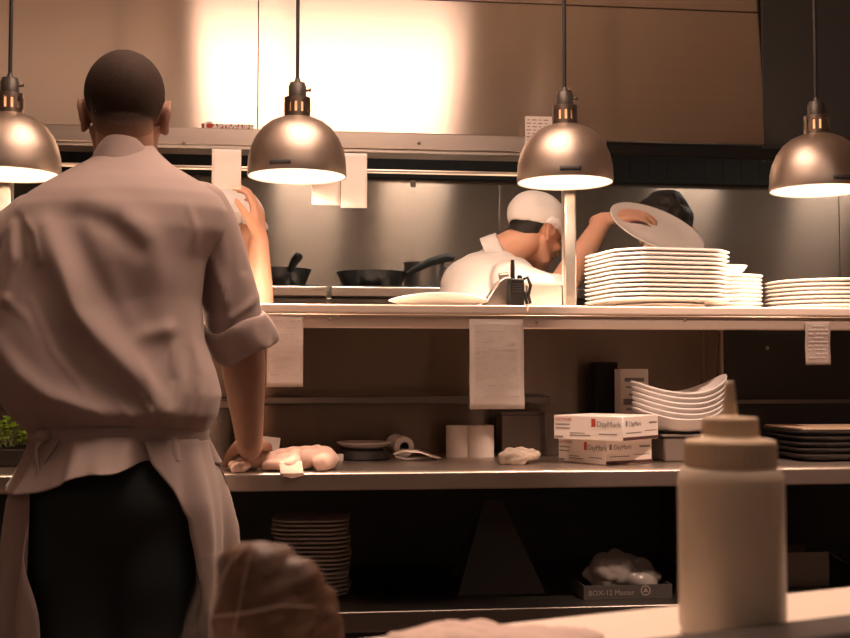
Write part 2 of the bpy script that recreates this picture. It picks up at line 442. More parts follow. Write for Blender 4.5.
# ------------------------------------------------------------------ extractor hood
YH = 3.75
zl0 = P(400, 152, YH).z; zl1 = P(344, 134, YH).z
xh1 = P(764, 100, YH).x; XH0 = XL + .02
xs = P(258, 60, YH).x; zseam = P(720, 8, YH).z
TAN = math.tan(math.radians(4.0))                                  # the hood's face leans back a little
def hpan(x0, x1, z0, z1):
    ya, yb = YH + (z0 - zl1) * TAN, YH + (z1 - zl1) * TAN
    vs = [(x0, ya, z0), (x1, ya, z0), (x1, yb, z1), (x0, yb, z1)]
    return MB().add(vs + [(x, y + .02, z) for x, y, z in vs], [(0, 1, 2, 3), (7, 6, 5, 4), (0, 4, 5, 1), (1, 5, 6, 2), (2, 6, 7, 3), (3, 7, 4, 0)])
hood = thing('extractor_hood', 'long brushed steel extractor hood along the top of the cooking line', 'hood', ((XH0 + xh1) / 2, YH, zl0))
hpan(XH0, xs - .001, zl1, zseam - .002).build('front_panel', M['hood'], hood, bevel=.001)
hpan(xs + .001, xh1, zl1, zseam - .002).build('front_panel', M['hood'], hood, bevel=.001)
hpan(XH0, xh1, zseam + .002, CEIL - .004).build('upper_panel', M['hood'], hood, bevel=.001)
xl_ = P(603, 145, YH).x
MB().box2((XH0, YH - .045, zl0), (xl_, YH - .0005, zl1)).build('lip', M['steel'], hood, bevel=.004)
MB().box2((xl_ + .001, YH - .035, zl0), (XR - .02, YH - .0005, zl1 - .02)).build('lip_dark_reflection', M['filt'], hood, bevel=.004)  # same steel lip going on; the dark reflection is put into its colour
MB().box2((XH0, YH - .043, zl0 - .012), (xl_, YH + .06, zl0 - .001)).build('drip_gutter', M['rail'], hood, bevel=.003)
fl = MB()
fl.box2((XH0, YH + .03, 2.22), (XR - .02, YF - .02, 2.24))
fl.build('filter_panel', M['filt'], hood, bevel=.002)
bk = MB(); bk.box2((XH0, YF - .05, P(690, 186, YF).z), (XR - .02, YF - .014, 2.22))
nb = 80
for k in range(nb):
    x = XH0 + (XR - .02 - XH0) * (k + .5) / nb
    bk.box2((x - .012, YF - .0525, P(690, 186, YF).z + .02), (x + .012, YF - .049, 2.2))
bk.build('baffle_filter', M['filt'], hood, bevel=.001)
for px in (184, 419):
    p = P(px, 143, YH - .046); MB().lathe([(.006, 0), (.005, .003), (0, .004)], p, 12, (0, -1, 0)).build('rivet', M['steel_dark'], hood)
for px in (309, 418, 690, 828):
    p = P(px, 250, YF) * ((2 * YF - YH - .24) / YF)
    hl = MB().box((p.x, YH + .24, 2.195), (.34, .16, .03)).build('lamp_lens', M['hoodlens'], hood, bevel=.006)
    ld = bpy.data.lights.new('hood_lamp', 'AREA'); ld.shape = 'RECTANGLE'; ld.size = .3; ld.size_y = .14; ld.energy = HOOD_W; ld.color = (1.0, 0.82, 0.67)
    lo = bpy.data.objects.new('hood_lamp', ld); COL.objects.link(lo); lo.location = (p.x, YH + .24, 2.176)
# maker's plate on the hood: red strip with white capitals
a = P(201.5, 123.5, YH - .001); b = P(252.5, 132.5, YH - .001)
sg = thing('maker_plate', 'small red strip sign with white lettering low on the hood', 'sign', ((a.x + b.x) / 2, YH - .003, b.z))
MB().box2((a.x, YH - .003, zl1 + .0005), (b.x, YH - .0005, a.z)).build('plate', M['red'], sg, smooth=False)
text_obj('lettering', 'C', .038, M['enamel'], sg, (a.x + .008, YH - .0036, zl1 + .002), (1, 0, 0), (0, 0, 1), bold=.0014)
text_obj('lettering', 'APTIVEAIRE', .0250, M['enamel'], sg, (a.x + .034, YH - .0036, zl1 + .003), (1, 0, 0), (0, 0, 1), bold=.0014)
# paper notice on the hood beside the third lamp
a = P(525, 116, YH - .048); b = P(553, 146, YH - .048)
nt_ = thing('paper_notice', 'white printed notice taped upright on the hood lip beside a lamp', 'paper', ((a.x + b.x) / 2, YH - .047, b.z))
MB().box2((a.x, YH - .0475, b.z), (b.x, YH - .0462, a.z)).build('sheet', M['paper'], nt_, smooth=False)
ln = MB()
for k in range(7):
    z = a.z - .012 - k * .011
    for j in range(4):
        ln.box((a.x + .012 + j * .019, YH - .0478, z), (.008 + .007 * ((k * 3 + j) % 2), .0004, .003))
ln.build('print', M['ink'], nt_, smooth=False)

# dark panel right of the hood
so = MB(); so.box2((xh1 + .004, YH + .012, zl0), (XR - .002, YH + .028, CEIL - .002))
struct(so.build('trim_5', M['black'], smooth=False, loc=((xh1 + XR) / 2, YH + .02, 2.3)), 'dark panel filling the corner right of the hood')

# ------------------------------------------------------------------ cooking range with its pans
YR0, YR1 = 3.95, 4.62
zr = P(400, 287, YR0).z
rg = thing('cooking_range', 'long stainless cooking range along the back wall under the hood', 'range', (0.3, YR0, 0))
xe = [P(180, 290, YR0).x, P(327, 290, YR0).x, P(331, 290, YR0).x, P(481, 290, YR0).x, P(484, 290, YR0).x, P(760, 290, YR0).x]
for i in (0, 2, 4):
    MB().box2((xe[i], YR0, zr - .034), (xe[i + 1], YR1, zr)).build('cook_top', M['steel'], rg, bevel=.004)
MB().box2((xe[0] + .01, YR0 + .05, .12), (xe[5] - .01, YR1 - .01, zr - .0345)).build('body', M['steel_dark'], rg, bevel=.004)
for i, x in enumerate(np.linspace(xe[0] + .1, xe[5] - .1, 9)):
    kb = MB().lathe([(.022, 0), (.02, .02), (.012, .026), (0, .026)], (x, YR0 + .0495, zr - .11), 16, (0, -1, 0)); kb.build('knob', M['black'], rg)
for sx in (xe[0] + .08, xe[5] - .08):
    for y in (YR0 + .1, YR1 - .08):
        MB().lathe([(.02, 0), (.02, .12)], (sx, y, 0), 12).build('leg', M['steel_dark'], rg)
for i in (0, 2, 4):
    g = MB(); n = 7
    for k in range(n):
        x = xe[i] + .03 + (xe[i + 1] - xe[i] - .06) * k / (n - 1); g.box((x, (YR0 + YR1) / 2 + .02, zr + .006), (.012, .5, .0118))
    for y in (YR0 + .12, YR1 - .1): g.box(((xe[i] + xe[i + 1]) / 2, y, zr + .0062), (xe[i + 1] - xe[i] - .06, .012, .0122))
    g.build('burner_grate', M['black'], rg)
zg = zr + .0125
def pan(px, rad, h, hang, label, handle_up, Y=YR0 + .23, hl=1.0):
    p = P(px, 287, Y); c = Vector((p.x, Y, zg))
    t = thing('frying_pan', label, 'pan', c, 'frying pans on the range')
    MB().lathe([(0, 0), (rad * .74, 0), (rad * .8, .004), (rad * .97, h - .006), (rad, h), (rad * .985, h), (rad * .94, h - .006), (rad * .76, .007), (0, .006)], c, 40).build('pan_body', M['pan'], t)
    d = Vector((math.cos(hang), math.sin(hang), 0)); s = c + d * rad * .96 + Vector((0, 0, h - .012))
    pts = [s + d * q * hl + Vector((0, 0, w * handle_up)) for q, w in ((0, 0), (.03, .02), (.09, .05), (.15, .066), (.175, .062))]
    MB().tube(pts, [.010, .012, .015, .016, .010], 10).build('handle', M['rubber'], t)
    return t
pan(372, .128, .055, -.35, 'black frying pan with its handle pointing right', .9)
pan(278, .118, .062, -1.2, 'black frying pan with its handle turned up beside the raised forearm', .62, hl=.5)
p = P(424, 287, YR0 + .36); c = Vector((p.x, YR0 + .36, zg))
pt = thing('saucepan', 'dull grey saucepan at the back of the range beside the white jacket', 'pan', c)
MB().lathe([(0, 0), (.068, 0), (.074, .006), (.074, .1), (.077, .104), (.073, .104), (.070, .008), (0, .006)], c, 36).build('pot_body', M['steel_dark'], pt)
MB().tube([c + Vector((.07, .02, .09)), c + Vector((.12, .06, .095)), c + Vector((.18, .10, .10))], .007, 10).build('handle', M['steel_dark'], pt)

# ------------------------------------------------------------------ counter with its under-shelf
YC0, YC1 = 2.53, 3.20
zc = P(400, 472.5, YC0).z
zct = zc - P(400, 490, YC0).z
XC0, XC1 = -1.75, 2.75
ct = thing('steel_counter', 'long stainless counter below the pass with a dark open under-shelf', 'counter', ((XC0 + XC1) / 2, YC0, 0))
MB().box2((XC0, YC0, zc - zct), (XC1, YC1, zc)).build('worktop', M['top'], ct, bevel=.004, seg=3)
zs = P(400, 611, YC0 + .02).z; zst = .045
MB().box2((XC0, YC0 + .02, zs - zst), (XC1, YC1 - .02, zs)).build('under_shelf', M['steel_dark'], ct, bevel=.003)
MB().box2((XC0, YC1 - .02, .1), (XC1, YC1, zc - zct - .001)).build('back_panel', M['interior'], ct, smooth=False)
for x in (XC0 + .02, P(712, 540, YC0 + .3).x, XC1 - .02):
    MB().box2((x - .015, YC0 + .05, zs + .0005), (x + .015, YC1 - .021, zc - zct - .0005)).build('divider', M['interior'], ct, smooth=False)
for x in (XC0 + .06, .4, XC1 - .06):
    for y in (YC0 + .08, YC1 - .06):
        MB().lathe([(.02, 0), (.02, zs - zst - .0005)], (x, y, 0), 14).build('leg', M['steel_dark'], ct)

# ------------------------------------------------------------------ the pass: shelf, wall below it, posts
YP0, YP1 = 2.72, 3.16
zp = P(400, 304.5, YP0).z; za = P(400, 313.5, YP0).z; zb = P(400, 328, YP0).z
ps = thing('pass_shelf', 'long stainless pass shelf carrying the white plates', 'shelf', ((XC0 + XC1) / 2, YP0, zc))
xj = P(528, 310, YP0).x
MB().box2((XC0, YP0, za), (xj - .0012, YP1, zp)).build('shelf_board', M['shelf'], ps, bevel=.004, seg=3)
MB().box2((xj + .0012, YP0, za), (XC1, YP1, zp)).build('shelf_board', M['shelf'], ps, bevel=.004, seg=3)
MB().box2((XC0, YP0 + .012, zb), (XC1, YP0 + .03, za - .0005)).build('apron_rail', M['apron_rail'], ps, bevel=.003)
for px, py in ((330, 319), (338, 317), (537, 322), (685, 320)):
    p = P(px, py, YP0 + .011); MB().lathe([(.0042, 0), (.0035, .002), (0, .003)], p, 12, (0, -1, 0)).build('screw', M['rail'], ps)
xr = P(719, 380, YP1).x
MB().box2((XC0, YP1 - .012, zc + .0005), (xr, YP1, za - .0005)).build('back_sheet', M['splash'], ps, smooth=False)
MB().box2((xr + .002, YP1 + .02, zc + .0005), (XC1, YP1 + .03, za - .0005)).build('back_sheet', M['black'], ps, smooth=False)
MB().box2((xr - .006, YP1 - .03, zc + .0005), (xr + .002, YP1 + .029, za - .001)).build('corner_trim', M['steel'], ps, smooth=False)
MB().box2((P(700, 380, YP1).x, YP1 - .016, zc + .0006), (P(703, 380, YP1).x, YP1 - .0125, za - .001)).build('corner_trim', M['steel_dark'], ps, smooth=False)
zk = P(400, 396, YP1).z
MB().box2((XC0, YP1 - .07, zk - .02), (P(545, 400, YP1).x, YP1 - .0125, zk)).build('knife_ledge', M['steel_dark'], ps, bevel=.003)
rc = MB(); rc.box2((P(736, 300, YP1).x, YP1 + .005, P(1, 406, YP1).z), (P(905, 300, YP1).x, YP1 + .0195, P(1, 402, YP1).z))
rc.build('ledge_strip', M['steel_dark'], ps)
MB().lathe([(.006, 0), (.005, .004), (0, .005)], P(767, 348, YP1 + .019), 12, (0, -1, 0)).build('screw', M['steel'], ps)

# posts and ticket rail that stand on the shelf
YQ = 3.03
zq = P(400, 173, YQ).z
rk = thing('ticket_rail', 'steel ticket rail on two bright posts above the pass', 'rail', (P(290, 300, YQ).x, YQ, zp))
xa, xb = P(5, 250, YQ).x, P(569, 250, YQ).x
for x in (xa, xb):
    MB().box2((x - .0165, YQ - .0165, zp + .0005), (x + .0165, YQ + .0165, zq + .05)).build('post', M['rail'], rk, bevel=.004)
    MB().box2((x - .035, YQ - .03, zp + .0004), (x + .035, YQ + .03, zp + .006)).build('foot_plate', M['steel'], rk, bevel=.002)
MB().box2((xa - .1, YQ - .03, zq - .006), (xb + .01, YQ - .018, zq + .004)).build('rail_bar', M['rail'], rk, bevel=.003)
MB().box2((xa - .1, YQ - .018, zq - .0055), (xb + .01, YQ - .0165, zq + .0035)).build('rail_back', M['steel'], rk, smooth=False)
MB().lathe([(.007, -.016), (.007, 0), (.003, .001)], P(413, 181, YQ - .022), 12).build('marble_stop', M['steel_dark'], rk)

# ------------------------------------------------------------------ order slips
def slip(x0, y0, x1, y1, Y, label, mat='paper', group=None, lines=0, curl=0.0, name='order_slip', seed=0):
    a = P(x0, y0, Y); b = P(x1, y1, Y); w = b.x - a.x; h = a.z - b.z
    t = thing(name, label, 'paper slip', ((a.x + b.x) / 2, Y, a.z), group)
    g = []
    for i in range(15):
        q = i / 14; row = []
        for j in range(9):
            u = j / 8
            row.append((a.x + w * u, Y - curl * q * q - .0025 * math.sin(3.1 * u + seed) * q - .0015 * math.sin(9 * q + seed), a.z - h * q))
        g.append(row)
    MB().sheet(g).build('sheet', M[mat], t, solid=.0006)
    if lines:
        l = MB(); rs = random.Random(seed)
        for k in range(lines):
            q = .08 + .84 * k / lines; z = a.z - h * q; y = Y - curl * q * q - .0015 * math.sin(9 * q + seed)
            xx = a.x + w * .1
            while xx < a.x + w * .86:
                ww = w * (.05 + .13 * rs.random()); ww = min(ww, a.x + w * .9 - xx)
                if rs.random() < .8: l.box((xx + ww / 2, y - .0048, z), (ww, .0003, h * .16 / lines))
                xx += ww + w * .035
        l.build('print', M['faint'], t, smooth=False)
    return t
slip(212, 149, 241, 189, YQ - .0345, 'white order ticket on the rail between the tall cook and the second lamp', lines=0, seed=1)
slip(312, 156, 340, 205, YQ - .0345, 'shorter white order ticket hanging below the second lamp', lines=0, seed=2)
slip(341, 153, 367, 208, YQ - .0385, 'longest white order ticket beside the right rim of the second lamp', lines=0, seed=3)
MB_ = None
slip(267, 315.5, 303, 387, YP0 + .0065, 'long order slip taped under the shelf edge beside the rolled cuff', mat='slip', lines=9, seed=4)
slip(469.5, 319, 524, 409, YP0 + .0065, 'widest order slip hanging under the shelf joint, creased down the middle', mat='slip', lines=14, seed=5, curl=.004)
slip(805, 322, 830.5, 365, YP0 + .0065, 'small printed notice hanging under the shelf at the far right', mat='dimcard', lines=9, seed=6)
# ------------------------------------------------------------------ heat lamps
YL = 2.86
def heat_lamp(px, py, label):
    p = P(px, py, YL); c = Vector((p.x, YL, p.z))      # centre of the rim
    t = thing('heat_lamp', label, 'lamp', c, 'heat lamps hanging over the pass')
    prof = [(.1190, 0), (.1200, .004), (.1192, .022), (.1178, .045), (.1120, .070), (.1010, .095), (.0850, .117), (.0650, .133), (.0440, .1425), (.030, .1445), (.0290, .1425),
            (.0440, .1405), (.0640, .131), (.0835, .115), (.0990, .0935), (.1100, .069), (.1158, .0445), (.1172, .022), (.1178, .001)]
    MB().lathe(prof, c, 64, closed=True).build('shade', M['shade'], t, angle=60)
    lin = [(.1174, .002), (.1167, .022), (.1152, .0445), (.1094, .0685), (.0985, .093), (.0830, .1143), (.0635, .1303), (.044, .1396), (.030, .1416)]
    MB().lathe(lin + [(r - .0012, z - .0006) for r, z in reversed(lin)], c, 64, closed=True).build('shade_lining', M['enamel'], t, angle=60)
    cl = MB()
    cl.lathe([(.0315, .1435), (.0315, .156), (.0285, .156), (.0285, .1435)], c, 40, closed=True)
    cl.lathe([(.0315, .183), (.0315, .193), (.022, .1945), (.0, .1945), (.0, .191), (.0285, .190), (.0285, .183)], c, 40)
    for k in range(12):
        a = 2 * PI * k / 12 + .13; R = Matrix.Rotation(a, 3, 'Z')
        cl.box(R @ Vector((.030, 0, .1695)) + c, (.003, .0095, .0275), R)
    cl.build('vent_collar', M['collar'], t, angle=50)
    MB().lathe([(.0215, .1947), (.0215, .222), (.0185, .2265), (.0185, .230), (.008, .233), (.006, .241)], c, 32).build('socket', M['socket'], t)
    kb = MB().tube([c + Vector((.0205, 0, .212)), c + Vector((.031, 0, .214))], .003, 8); kb.lathe([(.0045, 0), (.0045, .004)], c + Vector((.029, 0, .214)), 10, (1, 0, 0)); kb.build('switch', M['socket'], t)
    MB().tube([c + Vector((0, 0, .2405)), c + Vector((0, 0, (CEIL - c.z) / 2)), c + Vector((0, 0, CEIL - c.z - .012))], .0048, 10).build('cord', M['cord'], t)
    MB().lathe([(.045, CEIL - c.z - .022), (.055, CEIL - c.z - .001), (.0, CEIL - c.z - .0008)], c, 24).build('ceiling_rose', M['socket'], t)
    MB().lathe([(0, .028), (.030, .031), (.046, .043), (.049, .058), (.040, .082), (.026, .100), (0, .100)], c, 32).build('bulb', M['bulb'], t)
    MB().lathe([(0, .101), (.022, .101), (.017, .125), (.017, .188), (0, .188)], c, 24).build('bulb_neck', M['neck'], t)
    # maker's label band on the front of the shade, just above the rim
    g = []
    for i in range(3):
        row = []
        z = .011 + .011 * i / 2
        for j in range(9):
            a = math.radians(-90 + (px - 425) / F_PX * 57 - 12.5 + 25 * (j / 8) - 14)
            row.append(c + Vector((.1205 * math.cos(a), .1205 * math.sin(a), z)))
        g.append(row)
    MB().sheet(g).build('name_label', M['black'], t, solid=.0006)
    ld = bpy.data.lights.new('lamp_light', 'SPOT'); ld.energy = LAMP_W; ld.color = WARM_LAMP; ld.shadow_soft_size = .03; ld.spot_size = math.radians(150); ld.spot_blend = .6
    lo = bpy.data.objects.new('lamp_light', ld); COL.objects.link(lo); lo.parent = t; lo.location = (0, 0, .022)
    return t
WARM_LAMP = (1.0, 0.70, 0.50)
heat_lamp(8.5, 175, 'bronze dome heat lamp at the far left edge beside the tall cook')
heat_lamp(297, 177, 'bronze dome heat lamp right of the tall cook, order tickets hanging below it')
heat_lamp(565, 183, 'bronze dome heat lamp in front of the bright post above the white cap')
heat_lamp(817.5, 191, 'bronze dome heat lamp against the dark corner at far right')

# ------------------------------------------------------------------ plates on the pass
def ring(n, fx): return [fx(2 * PI * k / n) for k in range(n)]
def square_outline(a, half, cut):
    """radius of a square with cut, rounded corners"""
    c, s = math.cos(a), math.sin(a)
    r1 = half / max(abs(c), abs(s)); r2 = (2 * half - cut) / (abs(c) + abs(s))
    p = 40.0
    return (r1 ** -p + r2 ** -p) ** (-1 / p)
def plate_mesh(outline, prof, n=72):
    mb = MB(); rings = []
    for s, z in prof:
        rings.append([Vector((outline(2 * PI * k / n) * s * math.cos(2 * PI * k / n), outline(2 * PI * k / n) * s * math.sin(2 * PI * k / n), z)) for k in range(n)])
    mb.loft(rings); return mb
def stack(name, mb, mat, n, pitch, x, y, z0, labels, cat, group, rot=0.0, jit=.0015, rj=.02, seed=0):
    rs = random.Random(seed); out = []
    base = mb.build(name, mat, loc=(0, 0, 0), angle=50)
    for k in range(n):
        o = base if k == 0 else base.copy()
        if k: COL.objects.link(o)
        o.location = (x + rs.uniform(-jit, jit), y + rs.uniform(-jit, jit), z0 + k * pitch)
        o.rotation_euler = (0, 0, rot + rs.uniform(-rj, rj))
        tag(o, labels(n - k, n), cat, group)          # counted from the top
        out.append(o)
    return out
def from_top(noun, where):
    def f(i, n):
        if i == 1: return 'topmost %s of %s' % (noun, where)
        if i == n: return 'lowest %s of %s' % (noun, where)
        return '%s, %s from the top of %s' % (noun, ordinal(i), where)
    return f
T = .0125
pl_prof = [(.50, 0), (.52, 0), (.70, .004), (.97, .0085), (1.0, .011), (1.0, .0145), (.985, .0155), (.95, .0150), (.70, .0128), (.55, .0122), (.0001, .0122)]
x3, y3 = P(656, 300, 2.98).x, 2.98
stack('square_plate', plate_mesh(lambda a: square_outline(a, .161, .060), [(q[0], q[1] * .87) for q in pl_prof], 144), M['china'], 12, T * .87 + .0003, x3, y3, zp + .0155 + .0006,
      from_top('white corner-cut plate', 'the tallest plate stack beside the post'), 'plate', 'corner-cut plates in the tallest stack', rot=.12, seed=3, rj=.012)
# the shallow dish the tall stack stands on
bd = plate_mesh(lambda a: .115, [(.6, 0), (.8, .001), (.98, .010), (1.0, .0155), (.96, .0155), (.7, .006), (.0001, .005)]).build('shallow_dish', M['china'], loc=(0, 0, 0)); bd.location = (x3 + .005, y3 - .02, zp + .0006)
tag(bd, 'narrow white dish at the very bottom of the tallest plate stack', 'dish')
rp = [(.55, 0), (.57, 0), (.72, .004), (.96, .0125), (1.0, .0145), (1.0, .017), (.985, .018), (.95, .0165), (.70, .0108), (.58, .0102), (.0001, .0102)]
x4 = P(735, 300, 3.02).x
s4 = stack('round_plate', plate_mesh(lambda a: .082, rp), M['china'], 9, .0106, x4 + .006, 3.06, zp + .0006,
      from_top('small round plate', 'the low middle plate stack'), 'plate', 'small round plates in the low stack', seed=5)
bw = MB().lathe([(0, 0), (.022, 0), (.026, .004), (.046, .022), (.055, .035), (.052, .035), (.043, .022), (.023, .007), (0, .006)], (0, 0, 0), 40).build('small_bowl', M['china'])
bw.location = (x4 - .006, 3.06, zp + 8 * .0106 + .0112); tag(bw, 'small white bowl on top of the low round plate stack', 'bowl')
x5 = P(826, 300, 2.98).x
stack('dinner_plate', plate_mesh(lambda a: .148, rp), M['china'], 7, .0110, x5, 3.0, zp + .0006,
      from_top('large white round plate', 'the far right plate stack'), 'plate', 'large round plates in the far right stack', seed=7)
# wide serving dish near the joint: a saddle rim, low at its two ends
n = 72; rings = []
for s, z, wv in [(.42, 0, 0), (.50, 0, 0), (.75, .010, .002), (.97, .022, .006), (1.0, .0245, .007), (.985, .027, .007), (.95, .025, .0065), (.7, .013, .002), (.45, .006, 0), (.0001, .006, 0)]:
    rings.append([Vector((.124 * s * math.cos(2 * PI * k / n), .085 * s * math.sin(2 * PI * k / n), z - wv * math.cos(4 * PI * k / n))) for k in range(n)])
o = MB().loft(rings).build('serving_dish', M['china']); o.location = (P(439, 300, 2.86).x, 2.87, zp + .0006)
tag(o, 'wide shallow white serving dish standing alone on the pass', 'dish')

# ------------------------------------------------------------------ radio, bracket, white box with towels on the pass
c = P(516.5, 306, 2.84); c.z = zp + .0006; X0 = c.x
ra = thing('handheld_radio', 'black handheld radio with stubby antenna standing on the pass', 'radio', c)
MB().box2((X0 - .0205, 2.825, c.z), (X0 + .0175, 2.858, c.z + .072)).build('body', M['rubber'], ra, bevel=.005, seg=3)
MB().tube([(X0 - .0085, 2.845, c.z + .0715), (X0 - .0085, 2.845, c.z + .10), (X0 - .0085, 2.845, c.z + .119)], [.0062, .0056, .0042], 14).build('antenna', M['rubber'], ra)
MB().lathe([(.006, 0), (.006, .008), (.004, .01), (0, .01)], (X0 + .009, 2.845, c.z + .0715), 14).build('knob', M['rubber'], ra)
g = MB()
for k in range(4): g.box((X0 - .001, 2.8246, c.z + .058 - k * .006), (.024, .001, .002))
g.build('speaker_grille', M['black'], ra)
MB().tube([(X0 + .016, 2.838, c.z + .07), (X0 + .026, 2.832, c.z + .075), (X0 + .033, 2.828, c.z + .055), (X0 + .027, 2.826, c.z + .03), (X0 + .032, 2.828, c.z + .012), (X0 + .024, 2.83, c.z + .010), (X0 + .018, 2.836, c.z + .04)], .0042, 8).build('coiled_cable', M['rubber'], ra)
a = P(484, 306, 2.88); b = P(511, 272, 2.88)
br = MB(); w = b.x - a.x; h = b.z - zp - .001
prof = [(0, 0), (w, 0), (w, h * .86), (w * .78, h * .86), (w * .62, h * .80), (w * .5, h * .72), (w * .03, h * .16)]
for y0 in (2.865,):
    n = len(prof)
    vs = [(a.x + q[0], y, zp + .0006 + q[1]) for y in (y0, y0 + .06) for q in prof]
    br.add(vs, [tuple(range(n))[::-1], tuple(range(n, 2 * n))] + [(i, (i + 1) % n, n + (i + 1) % n, n + i) for i in range(n)])
bo = thing('metal_dispenser', 'grey wedge shaped metal dispenser beside the black radio', 'dispenser', (a.x + w / 2, 2.9, zp + .0006))
br.build('body', M['steel'], bo, bevel=.003)
MB().tube([(a.x + w * .6, 2.895, zp + h * .90), (a.x + w * .95, 2.895, zp + h * .93)], .0085, 12).build('roller', M['steel_dark'], bo)
a = P(526, 306, 2.88); b = P(567, 283, 2.88)
tb = thing('white_tub', 'white rectangular tub of folded cloths beside the post', 'tub', ((a.x + b.x) / 2, 2.92, zp + .0006))
xx0, xx1, y0, y1, z0, z1 = a.x, b.x - .012, 2.875, 2.965, zp + .0006, b.z
mb = MB()
for q in ((xx0, y0, z0, xx1, y0 + .003, z1), (xx0, y1 - .003, z0, xx1, y1, z1), (xx0, y0, z0, xx0 + .003, y1, z1), (xx1 - .003, y0, z0, xx1, y1, z1), (xx0, y0, z0, xx1, y1, z0 + .003)):
    mb.box2(q[:3], q[3:])
mb.build('body', M['white_plastic'], tb, smooth=False)
rim = MB()
for q in ((xx0 - .003, y0 - .003, xx1 + .003, y0), (xx0 - .003, y1, xx1 + .003, y1 + .003), (xx0 - .003, y0, xx0, y1), (xx1, y0, xx1 + .003, y1)): rim.box2((q[0], q[1], z1 - .006), (q[2], q[3], z1 + .001))
rim.build('rim', M['white_plastic'], tb, smooth=False)
crumple('folded_cloths', ((xx0 + xx1) / 2, 2.92, z0 + .0035), (.066, .068, z1 - z0 + .026), M['paper'], 'white folded cloths heaped in the white tub', 'cloth', seed=21, amp=.05)

# ------------------------------------------------------------------ things on the counter
zc1 = zc + .0006
# towel under the cook's hand
tw = MB()
def tp(px, py, Y): return P(px, py, Y)
def cap2(a, ra, b, rb): tw.capsule(a, ra, b, rb, 20)
zt = zc1
def tq(px, Y, h): q = P(px, 460, Y); return Vector((q.x, Y, zt + h))
cap2(tq(282, 2.60, .020), .021, tq(324, 2.62, .026), .024); cap2(tq(270, 2.63, .018), .020, tq(316, 2.66, .034), .022); cap2(tq(322, 2.585, .018), .019, tq(329, 2.63, .024), .021)
cap2(tq(288, 2.555, .012), .013, tq(296, 2.60, .030), .018); cap2(tq(266, 2.60, .012), .014, tq(292, 2.58, .016), .016); cap2(tq(233, 2.60, .012), .013, tq(262, 2.64, .020), .018)
cap2(tq(236, 2.56, .010), .010, tq(246, 2.60, .012), .014)
tv, tf, tn = remesh(tw, .003, 5)
tv = tv + tn * (.0030 * np.sin(noise3(tv, 60, 4) * 2.6) + .0016 * noise3(tv, 150, 6))[:, None]
tv[:, 2] = np.maximum(tv[:, 2], zt)
tag(skin_obj('hand_towel', tv, tf, M['towel'], None, (tq(296, 2.61, 0).x, 2.61, zt)), "crumpled blush towel on the counter beside the cook's hand", 'towel')
fp = []
for i_ in range(13):
    q_ = i_ / 12; row = []
    for j_ in range(11):
        u_ = j_ / 10; q0 = P(279 + 23 * u_ + 3 * q_, 460, 2.545)
        row.append((q0.x, 2.560 - .034 * min(1, q_ * 2.2) - .003 * math.sin(5 * u_), zt + .022 * (1 - min(1, q_ * 2.2)) + .001 - max(0, q_ - .45) * .022 * (1 - abs(u_ - .45))))
    fp.append(row)
MB().sheet(fp).build('towel_corner', M['towel'], COL.objects['hand_towel'], solid=.002, fixn=False)
p = P(268, 455, 2.78)
cdn = MB().box((p.x, 2.80, zc1 + .032), (.05, .0012, .064), Matrix.Rotation(-.25, 3, 'X') @ Matrix.Rotation(.12, 3, 'Y')).build('paper_card', M['paper'], loc=(p.x, 2.80, zc1), smooth=False)
tag(cdn, 'small white card leaning behind the hand and towel', 'card')
# dark tray with a pale clip behind the towel
a = P(280, 452, 2.98); b = P(339, 452, 2.98)
dt = thing('baking_tray', 'thin dark tray lying flat behind the blush towel', 'tray', ((a.x + b.x) / 2, 2.98, zc1))
rr = MB().box2((a.x - .02, 2.87, zc1), (b.x - .012, 3.07, zc1 + .006)); rr.build('tray_base', M['pan'], dt, bevel=.002)
e = MB()
for q in ((a.x - .02, 2.87, b.x - .012, 2.874), (a.x - .02, 3.066, b.x - .012, 3.07), (a.x - .02, 2.874, a.x - .016, 3.066), (b.x - .016, 2.874, b.x - .012, 3.066)): e.box2((q[0], q[1], zc1 + .0062), (q[2], q[3], zc1 + .018))
e.build('tray_rim', M['pan'], dt, bevel=.001)
p = P(340, 460, 2.87); mk = MB().box((p.x, 2.86, zc1 + .009), (.016, .018, .018)).build('white_block', M['white_plastic'], loc=(p.x, 2.86, zc1), bevel=.002)
tag(mk, 'tiny white block between the towel and the stone plate', 'block')
# plate on a dark stand
p = P(364, 458, 2.93)
st_ = MB().lathe([(.062, 0), (.066, .004), (.060, .022), (.045, .026), (0, .026)], (p.x, 2.93, zc1), 36).build('plate_stand', M['slate'], loc=(p.x, 2.93, zc1))
tag(st_, 'round dark stand under the single stone plate', 'stand')
o = plate_mesh(lambda a: .068, [(.5, 0), (.6, 0), (.8, .006), (.98, .013), (1, .015), (.98, .0165), (.93, .015), (.7, .009), (.0001, .008)]).build('stone_plate', M['china_dim']); o.location = (p.x, 2.93, zc1 + .0268)
tag(o, 'single stone coloured plate on the dark round stand', 'plate')
